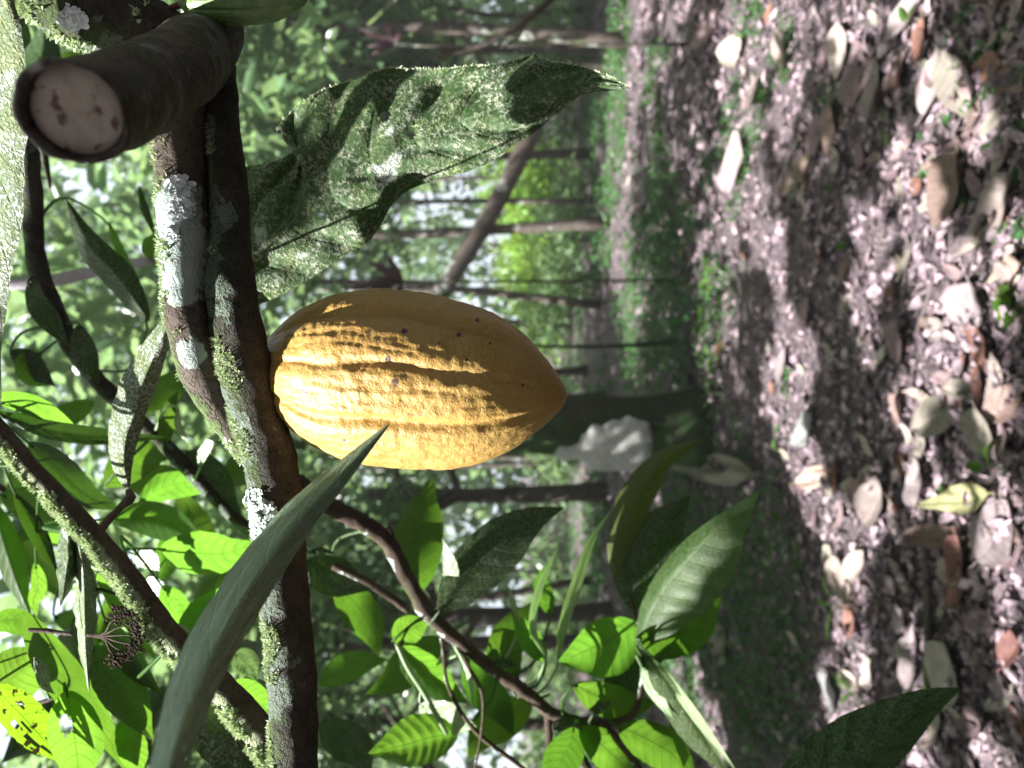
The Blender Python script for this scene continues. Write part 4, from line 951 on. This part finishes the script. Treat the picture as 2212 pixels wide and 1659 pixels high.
leaves(mb, MB, [
 ([(-20, 855, .56), (60, 872, .56), (120, 898, .56), (170, 927, .56)], 22, 24, M_LEAFB, dict(da=.02, db=-.01)),
 ([(-15, 888, .55), (110, 930, .55), (240, 945, .555), (368, 945, .56)], 22, 20, M_DARK, dict(da=.015)),
 ([(60, 955, .62), (120, 1010, .62), (185, 1070, .62), (262, 1102, .62)], 38, 34, M_DARK, dict(da=.03, db=-.02, serr=.05)),
 ([(205, 868, .70), (150, 895, .70), (100, 920, .69), (70, 940, .68)], 26, 26, M_LEAF),
 ([(30, 1065, .60), (75, 1140, .60), (100, 1190, .60), (128, 1248, .60)], 22, 22, M_DARK, dict(db=-.02)),
 ([(0, 1070, .66), (60, 1090, .66), (130, 1120, .66), (190, 1170, .66)], 42, 42, M_LEAFB, dict(da=-.03, db=.03)),
 ([(-20, 1080, .64), (10, 1170, .64), (38, 1260, .64), (68, 1340, .64)], 34, 30, M_LEAFB, dict(db=.03)),
 ([(75, 1215, .62), (82, 1265, .62), (72, 1300, .62), (80, 1335, .62)], 20, 16, M_LEAFB),
 ([(195, 1175, .60), (240, 1260, .60), (285, 1340, .60), (335, 1425, .60)], 32, 28, M_LEAFB, dict(da=.02)),
 ([(50, 1320, .57), (105, 1420, .56), (170, 1510, .555), (230, 1590, .55), (275, 1670, .55)], 46, 46, M_LEAF, dict(da=.03, db=-.02, nt=50)),
 ([(195, 1395, .54), (240, 1460, .535), (285, 1530, .53), (330, 1600, .53)], 58, 50, M_LEAF, dict(da=.02, db=.01, serr=.04)),
 ([(225, 1340, .56), (265, 1400, .56), (300, 1450, .56), (350, 1500, .555)], 30, 30, M_LEAF, dict(da=.02)),
 ([(350, 1265, .66), (380, 1315, .66), (395, 1350, .66), (410, 1385, .66)], 32, 30, M_LEAFB),
 ([(385, 1375, .62), (420, 1340, .62), (450, 1300, .62), (475, 1270, .62)], 30, 30, M_LEAFB),
 ([(240, 1120, .70), (320, 1118, .70), (390, 1145, .70), (455, 1195, .70)], 38, 40, M_LEAFB, dict(da=-.02, db=.03)),
 ([(300, 1085, .76), (360, 1050, .76), (430, 1042, .76), (500, 1058, .76)], 34, 32, M_LEAFB, dict(da=.03)),
 ([(345, 1185, .70), (420, 1195, .70), (490, 1195, .70), (560, 1170, .70)], 48, 46, M_LEAFB, dict(da=.02, db=-.02, pucker=.004, nv=8)),
 ([(285, 1195, .68), (305, 1205, .68), (325, 1215, .68), (345, 1235, .68)], 24, 20, M_PALE),
 ([(300, 1255, .66), (325, 1265, .66), (345, 1275, .66), (365, 1290, .66)], 20, 20, M_PALE),
 ([(495, 1475, .62), (530, 1500, .62), (560, 1520, .62), (590, 1550, .62)], 36, 32, M_LEAFB),
 ([(500, 1410, .64), (520, 1425, .64), (540, 1445, .64), (555, 1470, .64)], 32, 28, M_PALE, dict(lean=(.5, .2))),
 ([(405, 1500, .50), (460, 1570, .495), (520, 1640, .49), (570, 1720, .485)], 62, 62, M_MOLD, dict(da=.03, db=.0)),
 ([(255, 1560, .57), (280, 1600, .57), (290, 1640, .57), (300, 1690, .57)], 34, 34, M_LEAFB),
], back=.07)
fill = []
rf = random.Random(44)
for i in range(26):
    x0, y0 = rf.uniform(20, 560), rf.uniform(960, 1640); an_ = rf.uniform(-.9, 2.6); l_ = rf.uniform(110, 190)
    fill.append(([(x0+math.cos(an_)*l_*q_, y0+math.sin(an_)*l_*q_+12*math.sin(q_*3), .80+.012*i) for q_ in (-.5, -.17, .17, .5)], rf.uniform(26, 42), rf.uniform(26, 42), [M_LEAF, M_DARK, M_LEAF, M_LEAFB][i % 4], dict(da=rf.uniform(-.02, .03), db=rf.uniform(-.02, .03), lean=(rf.uniform(.4, 1.2), rf.uniform(-.2, .6)))))
bk = empty('leafy_branch', P(300, 1350, .95), 'leafy branch filling the shade behind the slanting mossy branch', 'branch')
BK = [(-60, 1010, .95, 9), (120, 1150, .95, 9), (300, 1330, .95, 9), (470, 1520, .95, 8), (560, 1700, .95, 8)]
V, Fc, _ = tube_px(BK, 40, 10, .15); mk('limb', V, Fc, M_TWIG, parent=bk)
leaves(bk, BK, fill)
sh = empty('leafy_shoot', P(60, 1560, .6), 'shoot of glowing yellow green leaves with bite marks in the lower left corner', 'leafy shoot')
SH = [(-60, 1380, .62, 6), (-20, 1480, .62, 6), (60, 1520, .62, 5), (140, 1500, .61, 4)]
V, Fc, _ = tube_px(SH, 30, 8, .1); mk('stem', V, Fc, M_TWIG, parent=sh)
leaves(sh, SH, [
 ([(-25, 1490, .60), (25, 1465, .60), (65, 1430, .60), (100, 1390, .60)], 58, 56, M_LEAFB, dict(da=.02)),
 ([(-20, 1480, .57), (40, 1540, .57), (95, 1600, .57), (150, 1655, .57)], 48, 46, M_LEAFSP, dict(serr=.08, hole=[(.3, .35, .10, 1.8), (.5, -.2, .12, 1.8), (.62, -.5, .16, 1.5), (.4, -.5, .1, 2), (.7, .2, .09, 2), (.78, -.35, .14, 1.6)])),
 ([(143, 1490, .575), (155, 1560, .575), (165, 1630, .575), (172, 1720, .575)], 64, 58, M_LEAFB, dict(da=.012, db=-.01, hole=[(.32, -.28, .26, 2.4)])),
 ([(75, 1420, .58), (90, 1450, .58), (98, 1480, .58), (118, 1500, .58)], 16, 16, M_MOLD2),
 ([(-30, 1350, .66), (20, 1340, .66), (60, 1350, .66), (95, 1400, .66)], 26, 30, M_LEAF)])
# curled dead mossy leaf, hanging on the mossy branch
lf = empty('curled_leaf', P(170, 1300, .5), 'shrivelled curled leaf crusted with moss, hanging from the slanting mossy branch', 'leaf')
add_leaf(lf, [(140, 1130, .505), (148, 1200, .50), (140, 1260, .50), (130, 1310, .50)], 26, 24, M_MOLD, name='blade', da=.03, db=.03, wav=.3, seed=1.1)
add_leaf(lf, [(165, 1140, .50), (180, 1230, .50), (184, 1330, .495), (186, 1410, .49), (192, 1495, .49)], 22, 24, M_WHITE, name='blade', da=.03, db=.035, wav=.35, seed=5.3, nt=60)
V, Fc, _ = tube_px([(62, 1361, .50, 4.5), (95, 1362, .50, 5), (125, 1366, .50, 4.5), (158, 1370, .497, 4)], 20, 8, .25, 200); tag(mk('dry_stalk', V, Fc, M_TWIG, loc=P(110, 1365, .5)), 'short dry grey stalk stuck to the shrivelled mossy leaf', 'stalk')
# dried flower head
fl = empty('dried_flower_head', P(270, 1375, .47), 'dark dried flower cluster on thin forked stalks beside the mossy branch', 'flower head')
a = Acc(); rr = np.random.default_rng(21)
arc = catmull(np.array([(243, 1328, .468), (268, 1322, .468), (290, 1350, .468), (296, 1385, .468), (282, 1410, .468), (255, 1425, .468), (238, 1432, .468)]), 200)
an = (188, 1372, .475)
for tgt in [(252, 1335, .468), (272, 1352, .468), (285, 1372, .468), (285, 1392, .468), (270, 1408, .468), (252, 1420, .468)]:
    V, Fc, _ = tube_px([(*an, 3.2), (225, 1374+(tgt[1]-1374)*.15, .472, 2.4), (tgt[0]*.6+220*.4, tgt[1]*.75+1374*.25, .469, 1.8), (*tgt, 1.5)], 14, 6); a.add(V, Fc)
a.build('stalk', M_TWIG, parent=fl)
a = Acc()
for i in range(420):
    c = arc[rr.integers(200)]; q = np.array(P(c[0]+rr.normal(scale=8), c[1]+rr.normal(scale=8), c[2]+rr.normal(scale=.003)))
    r_ = rr.uniform(.0006, .0013); d = rr.normal(size=(6, 3)); vs = [np.array(e)*r_*rr.uniform(.7, 1.3) for e in [(1, 0, 0), (-1, 0, 0), (0, 1, 0), (0, -1, 0), (0, 0, 1), (0, 0, -1)]]
    a.add([q+v_ for v_ in vs], [[0, 2, 4], [2, 1, 4], [1, 3, 4], [3, 0, 4], [2, 0, 5], [1, 2, 5], [3, 1, 5], [0, 3, 5]])
tag(a.build('seed_heads', plain('dried_seed', (.030, .014, .012), (.05, .025, .02), .7, 100, island=True), parent=fl), kind='stuff')

# ---- thin dark branch across the upper left with its leaves
tb = empty('thin_branch', P(150, 730, .75), 'thin dark branch running behind the fork toward the pale hanging leaf', 'branch')
TB = [(40, 230, .75, 20), (62, 330, .75, 20), (70, 440, .75, 20), (78, 560, .755, 20), (105, 650, .76, 23), (150, 740, .765, 20), (205, 815, .77, 18), (280, 890, .78, 17), (360, 965, .79, 16), (440, 1050, .80, 15), (520, 1130, .81, 14), (600, 1200, .82, 13)]
V, Fc, N = tube_px(TB, 110, 18, .12, 50, 8); mk('limb', V, Fc, M_BARKD, parent=tb)
V, Fc, _ = tube_px([(95, 310, .75, 8), (98, 350, .745, 7), (105, 385, .74, 5), (108, 405, .735, 3)], 12, 8, .15, 60); mk('twig', V, Fc, M_BARKD, parent=tb)
leaves(tb, TB, [
 ([(322, 695, .70), (260, 600, .70), (195, 530, .70), (143, 430, .70)], 34, 34, M_DARK, dict(da=.02)),
 ([(60, 610, .74), (80, 660, .73), (110, 700, .73), (150, 750, .73)], 28, 24, M_DARK),
 ([(170, 700, .74), (175, 740, .73), (190, 780, .72), (215, 830, .72)], 28, 26, M_DARK),
 ([(90, 760, .78), (60, 790, .78), (85, 815, .78), (118, 832, .78)], 24, 30, M_LEAF),
 ([(20, 760, .77), (60, 780, .77), (90, 810, .77), (120, 835, .77)], 26, 26, M_DARK),
 ([(355, 960, .78), (360, 920, .78), (368, 880, .78), (385, 845, .78)], 20, 20, M_LEAFB),
 ([(385, 880, .74), (384, 915, .74), (395, 940, .74), (408, 968, .74)], 8, 8, M_PALE),
 ([(432, 1010, .74), (438, 980, .74), (455, 955, .74), (482, 932, .74)], 12, 12, M_PALE),
 ([(400, 975, .80), (440, 1010, .80), (480, 1060, .80), (520, 1110, .80)], 36, 36, M_DARK),
 ([(310, 890, .84), (350, 850, .84), (395, 830, .84), (440, 850, .84)], 34, 30, M_LEAF),
 ([(225, 1050, .84), (285, 1000, .84), (340, 975, .84), (400, 985, .84)], 44, 40, M_LEAF),
 ([(325, 560, .80), (322, 530, .80), (330, 515, .80), (340, 500, .80)], 16, 14, M_LEAFB),
 ([(30, 255, .9), (62, 190, .9), (90, 120, .9), (100, 30, .9)], 46, 50, M_DARK, dict(da=.03)),
 ([(50, 240, .95), (100, 200, .95), (130, 150, .95), (180, 100, .95)], 36, 40, M_LEAF),
 ([(40, 230, .98), (20, 150, .98), (30, 70, .98), (20, -20, .98)], 40, 44, M_DARK),
 ([(300, 400, .85), (310, 440, .85), (325, 480, .85), (338, 520, .85)], 8, 10, M_DARK),
 ([(235, 480, .9), (250, 520, .9), (270, 560, .9), (300, 600, .9)], 10, 10, M_LEAF)])
V, Fc, _ = tube_px([(20, 615, 1.3, 13), (100, 608, 1.3, 14), (190, 590, 1.3, 12), (330, 560, 1.3, 10)], 24, 10, .1, 20)
tag(mk('pale_branch', V, Fc, bark_mat('pale_bark', (.32, .30, .33), (.42, .40, .44), lichen=.3), loc=P(100, 608, 1.3)), 'pale sunlit branch crossing behind the thin dark branch at the left', 'branch')

# ---- brown twig with hanging shoots under the pod (lower centre)
tw = empty('leafy_branch', P(1000, 1400, .85), 'brown knotty twig with hanging leaves below the pod, partly backlit', 'branch')
TW = [(640, 1040, .72, 19), (683, 1080, .74, 20), (750, 1112, .76, 19), (806, 1145, .78, 19), (838, 1172, .79, 18), (874, 1239, .80, 17), (929, 1330, .81, 17), (1005, 1397, .82, 14), (1064, 1445, .83, 13), (1143, 1500, .84, 14), (1191, 1540, .85, 13), (1250, 1558, .85, 11), (1302, 1564, .85, 9), (1362, 1548, .86, 8), (1383, 1500, .86, 6), (1387, 1440, .86, 5), (1381, 1358, .86, 4), (1362, 1290, .86, 3)]
V, Fc, N = tube_px(TW, 150, 16, .22, 70, 9); mk('limb', V, Fc, M_TWIG, parent=tw); parts['tw'] = (V, Fc, N)
for pts in [[(1203, 1550, .85, 9), (1235, 1600, .85, 9), (1270, 1660, .85, 9), (1290, 1720, .85, 9)], [(1302, 1566, .85, 9), (1340, 1605, .85, 9), (1380, 1660, .85, 8), (1400, 1720, .85, 8)],
            [(1183, 1540, .85, 8), (1186, 1600, .85, 9), (1187, 1700, .85, 9)], [(949, 1345, .82, 4), (958, 1410, .82, 4), (967, 1480, .82, 4), (1024, 1576, .82, 5), (1124, 1655, .82, 5), (1180, 1700, .82, 5)],
            [(719, 1223, .80, 8), (770, 1245, .80, 8), (814, 1270, .80, 9), (882, 1318, .81, 9)], [(836, 1165, .79, 8), (845, 1153, .785, 7), (838, 1140, .78, 5)], [(990, 1390, .82, 4), (1012, 1440, .81, 4), (1042, 1500, .81, 4), (1040, 1580, .81, 3), (1020, 1690, .81, 3)],
            [(857, 1390, .80, 5), (880, 1440, .80, 6), (913, 1492, .80, 6), (940, 1540, .80, 6), (965, 1585, .80, 5)]]:
    V, Fc, _ = tube_px(pts, 26, 10, .15, 70); mk('twig', V, Fc, M_TWIG if pts[0][0] != 857 else M_PALE, parent=tw)
leaves(tw, TW, [
 ([(903, 1282, .86), (902, 1210, .86), (912, 1120, .86), (934, 1030, .86)], 48, 46, M_LEAF, dict(da=.03)),
 ([(948, 1322, .80), (1010, 1240, .80), (1090, 1160, .80), (1150, 1120, .80), (1218, 1096, .80)], 46, 58, M_DARK, dict(da=.02, db=-.02, nt=50)),
 ([(952, 1305, .79), (972, 1255, .79), (968, 1205, .79), (955, 1160, .79)], 16, 18, M_PALE),  # strip blade added for the bright highlight on its neighbour
 ([(1205, 1440, .82), (1212, 1370, .82), (1246, 1256, .81), (1278, 1167, .81), (1322, 1100, .81)], 12, 13, M_PALE, dict(da=-.03, db=.02)),
 ([(1180, 1420, .82), (1152, 1360, .82), (1163, 1278, .82), (1207, 1178, .82)], 9, 9, M_PALE, dict(da=-.03, db=.02)),
 ([(1120, 1360, .84), (1112, 1320, .84), (1104, 1285, .84), (1090, 1255, .84)], 7, 7, M_PALE),
 ([(1180, 1430, .85), (1150, 1390, .85), (1125, 1350, .85), (1105, 1320, .85)], 22, 22, M_LEAFB),
 ([(1378, 1348, .86), (1330, 1375, .86), (1270, 1405, .86), (1205, 1430, .86)], 66, 44, M_LEAFB, dict(da=.03)),
 ([(1368, 1318, .88), (1385, 1230, .88), (1425, 1150, .88), (1490, 1070, .88)], 56, 62, M_DARK, dict(da=.03, db=-.01)),
 ([(1342, 1290, .90), (1350, 1150, .90), (1384, 1060, .90), (1440, 990, .90), (1525, 948, .90)], 34, 32, M_OLIVE, dict(da=.02)),
 ([(1376, 1395, .80), (1420, 1290, .80), (1500, 1190, .80), (1570, 1120, .80), (1642, 1058, .80)], 28, 92, M_LEAF, dict(lean=(-.35, -.25), da=.02, db=-.02, nt=60, nw=14, pucker=.0011)),
 ([(1386, 1440, .80), (1400, 1470, .80), (1425, 1510, .80), (1455, 1555, .80)], 13, 15, M_PALE),
 ([(1400, 1420, .80), (1470, 1510, .80), (1520, 1590, .80), (1590, 1690, .80)], 12, 46, M_LEAF, dict(da=-.02, db=.04)),
 ([(1406, 1416, .79), (1462, 1490, .79), (1520, 1570, .79), (1600, 1680, .79)], 10, 11, M_PALE, dict(da=-.03)),
 ([(1240, 1480, .87), (1300, 1510, .87), (1360, 1525, .87), (1425, 1515, .87)], 34, 32, M_LEAFB),
 ([(1335, 1570, .84), (1400, 1600, .84), (1450, 1630, .84), (1510, 1690, .84)], 40, 40, M_LEAFB),
 ([(1252, 1570, .84), (1310, 1620, .84), (1350, 1660, .84), (1400, 1730, .84)], 36, 36, M_LEAFB),
 ([(990, 1585, .80), (930, 1595, .80), (870, 1612, .80), (795, 1628, .80)], 46, 52, M_LEAFB, dict(da=.03, db=-.02, pucker=.003)),
 ([(848, 1385, .82), (880, 1365, .82), (905, 1352, .82), (930, 1340, .82)], 30, 26, M_LEAFB),
 ([(865, 1395, .83), (915, 1450, .83), (965, 1490, .83), (1010, 1520, .83)], 34, 36, M_LEAFB, dict(db=.02)),
 ([(905, 1525, .84), (945, 1545, .84), (985, 1560, .84), (1030, 1570, .84)], 30, 32, M_PALE),
 ([(955, 1355, .82), (985, 1395, .82), (1012, 1450, .82), (1024, 1530, .82)], 8, 8, M_PALE),
 ([(655, 1215, .80), (700, 1235, .80), (740, 1250, .80), (800, 1275, .80)], 36, 40, M_DARK),
 ([(665, 1195, .78), (690, 1190, .78), (710, 1193, .78), (728, 1196, .78)], 8, 9, M_DARK),
 ([(690, 1480, 1.0), (740, 1445, 1.0), (785, 1430, 1.0), (840, 1425, 1.0)], 26, 28, M_LEAF),
 ([(1060, 1440, .83), (1085, 1432, .83), (1100, 1434, .83), (1120, 1440, .83)], 12, 10, M_DARK),
 ([(1200, 1580, .84), (1220, 1565, .84), (1245, 1560, .84), (1280, 1575, .84)], 16, 16, M_DARK),
 ([(1280, 1545, .84), (1295, 1530, .84), (1308, 1525, .84), (1320, 1515, .84)], 12, 10, M_DARK),
 ([(1190, 1330, .9), (1180, 1300, .9), (1170, 1260, .9), (1185, 1215, .9)], 20, 20, M_LEAF),
 ([(1010, 1420, .90), (1040, 1480, .90), (1080, 1530, .90), (1110, 1590, .90)], 34, 36, M_LEAF),
 ([(1150, 1520, .92), (1100, 1545, .92), (1050, 1580, .92), (1010, 1640, .92)], 40, 40, M_LEAFB),
 ([(1320, 1560, .93), (1340, 1490, .93), (1390, 1440, .93), (1440, 1420, .93)], 36, 36, M_DARK),
 ([(960, 1380, .93), (900, 1420, .93), (850, 1470, .93), (790, 1500, .93)], 36, 36, M_LEAF),
 ([(1110, 1490, .91), (1090, 1420, .91), (1105, 1360, .91), (1150, 1300, .91)], 34, 34, M_LEAF),
 ([(1240, 1570, .80), (1230, 1610, .80), (1210, 1650, .80), (1180, 1720, .80)], 36, 36, M_LEAF),
 ([(720, 1260, .88), (770, 1310, .88), (800, 1360, .88), (820, 1420, .88)], 36, 36, M_LEAF),
 ([(690, 1560, 1.0), (730, 1590, 1.0), (770, 1620, 1.0), (800, 1680, 1.0)], 40, 40, M_DARK),
 ([(1380, 1380, .88), (1440, 1380, .88), (1500, 1350, .88), (1560, 1290, .88)], 40, 44, M_LEAF)], grow=1.15)
# ---- big dark leaf in the lower right corner
lf = empty('cacao_leaf', P(1880, 1600, .62), 'dark green pointed leaf in the lower right corner, in shade', 'leaf')
add_leaf(lf, [(1640, 1800, .62), (1740, 1715, .62), (1840, 1640, .62), (1930, 1575, .62), (2000, 1525, .625), (2076, 1486, .63)], 92, 78, M_DARK, name='blade', da=.02, db=.02, nt=80, nw=14, wav=.05, seed=6.1, pucker=.003, sharp=.6)
# ---- big pale leaf caught on the mossy trunk
lf = empty('pale_dead_leaf', P(1310, 965, 5.2), 'big whitish dead leaf with ragged edge hung on the mossy trunk behind the pod', 'leaf')
def ragged(mid, top, bot, d, n=60, m=10):
    M_ = resample(mid, n); A = resample(top, n); B = resample(bot, n); V = []; U = []
    for i in range(n):
        for j in range(-m, m+1):
            w_ = j/m; e = A[i] if w_ > 0 else B[i]; xy = M_[i]*(1-abs(w_))+e*abs(w_)
            V.append((xy[0], xy[1], d+.05*abs(w_)**1.5-.03*math.sin(math.pi*i/n)+.02*noise.noise(Vector((xy[0]*.03, xy[1]*.03, 5))))); U.append((i/(n-1), w_*.5+.5))
    k = 2*m+1
    return PA(V), [[i*k+j, (i+1)*k+j, (i+1)*k+j+1, i*k+j+1] for i in range(n-1) for j in range(2*m)], U
V, Fc, U = ragged([(1197, 982), (1260, 972), (1330, 962), (1409, 950)],
                  [(1197, 980), (1209, 963), (1230, 966), (1251, 957), (1257, 939), (1268, 934), (1280, 915), (1301, 921), (1325, 906), (1340, 908), (1358, 897), (1380, 908), (1402, 912), (1409, 948)],
                  [(1197, 984), (1208, 992), (1221, 1001), (1240, 990), (1257, 998), (1275, 1012), (1295, 1019), (1335, 1016), (1379, 1025), (1396, 1000), (1407, 984), (1409, 952)], 5.30)
mk('blade', V, Fc, dry('whitish_dead_leaf', (.46, .47, .46), spots=.1), uv=U, parent=lf)
# ---- thin twig at the top between foliage and clearing
V, Fc, _ = tube_px([(1230, -40, 2.2, 7), (1160, 25, 2.2, 7), (1090, 75, 2.2, 6), (1010, 108, 2.2, 5), (940, 125, 2.2, 4)], 30, 8, .1, 20)
t = empty('bare_twig', P(1090, 75, 2.2), 'thin bare grey twig slanting in from the top edge', 'twig'); mk('stem', V, Fc, M_TRUNK, parent=t)
V, Fc, _ = tube_px([(1125, 50, 2.2, 3), (1125, 75, 2.2, 2.5), (1085, 105, 2.2, 2)], 12, 6); mk('twig', V, Fc, M_TRUNK, parent=t)
# dark strappy plants
def strap_plant(lab, c, blades, col):
    t = empty('strap_leaf_plant', P(*c), lab, 'plant')
    for (x, y, w_) in blades:
        add_leaf(t, [c, ((c[0]*2+x)/3, (c[1]*2+y)/3, c[2]-.02), ((c[0]+2*x)/3, (c[1]+2*y)/3, c[2]-.03), (x, y, c[2])], w_, w_, col, name='leaf', nt=14, nw=4)
    g0 = G(max(1250, c[0]+250), c[1]); V, Fc, _ = tube(catmull([tuple(Vector((P(*c).x, c[2], gz(P(*c).x, c[2])-.02))), tuple(P(c[0]+60, c[1]+4, c[2])), tuple(P(*c))], 10), np.linspace(.015, .01, 10), 8); mk('stem', V, Fc, M_TRUNK, parent=t)
M_PURP = leaf_mat('purple_leaf', (.05, .025, .035), (.07, .04, .05), (.14, .05, .08), tf=.3)
strap_plant('dark purple strap leaved plant between the slanting limb and the yellow pod', (870, 605, 6.5), [(790, 560, 9), (800, 600, 8), (780, 640, 9), (830, 545, 8), (850, 660, 8), (740, 625, 8)], M_PURP)
strap_plant('dark purple strap leaved plant near the top edge above the big leaf', (850, 95, 6.0), [(770, 60, 7), (790, 100, 7), (800, 120, 6), (830, 50, 6), (870, 60, 5)], M_PURP)

# ------------------------------------------------------------------ humid air between the trees
s = NT('humid_air'); pv = s.n('VolumePrincipled', Color=(.92, .97, 1.0), Density=.0028, Anisotropy=.2)
s.t.links.new(pv.outputs[0], s.out.inputs['Volume'])
bx = [(x, y, z) for x in (-76, 76) for y in (-34, 126) for z in (-1.6, 19)]
o = mk('haze', bx, [[0, 1, 3, 2], [4, 6, 7, 5], [0, 4, 5, 1], [2, 3, 7, 6], [0, 2, 6, 4], [1, 5, 7, 3]], s.m, loc=(0, 46, 8), smooth=False); tag(o, kind='stuff')
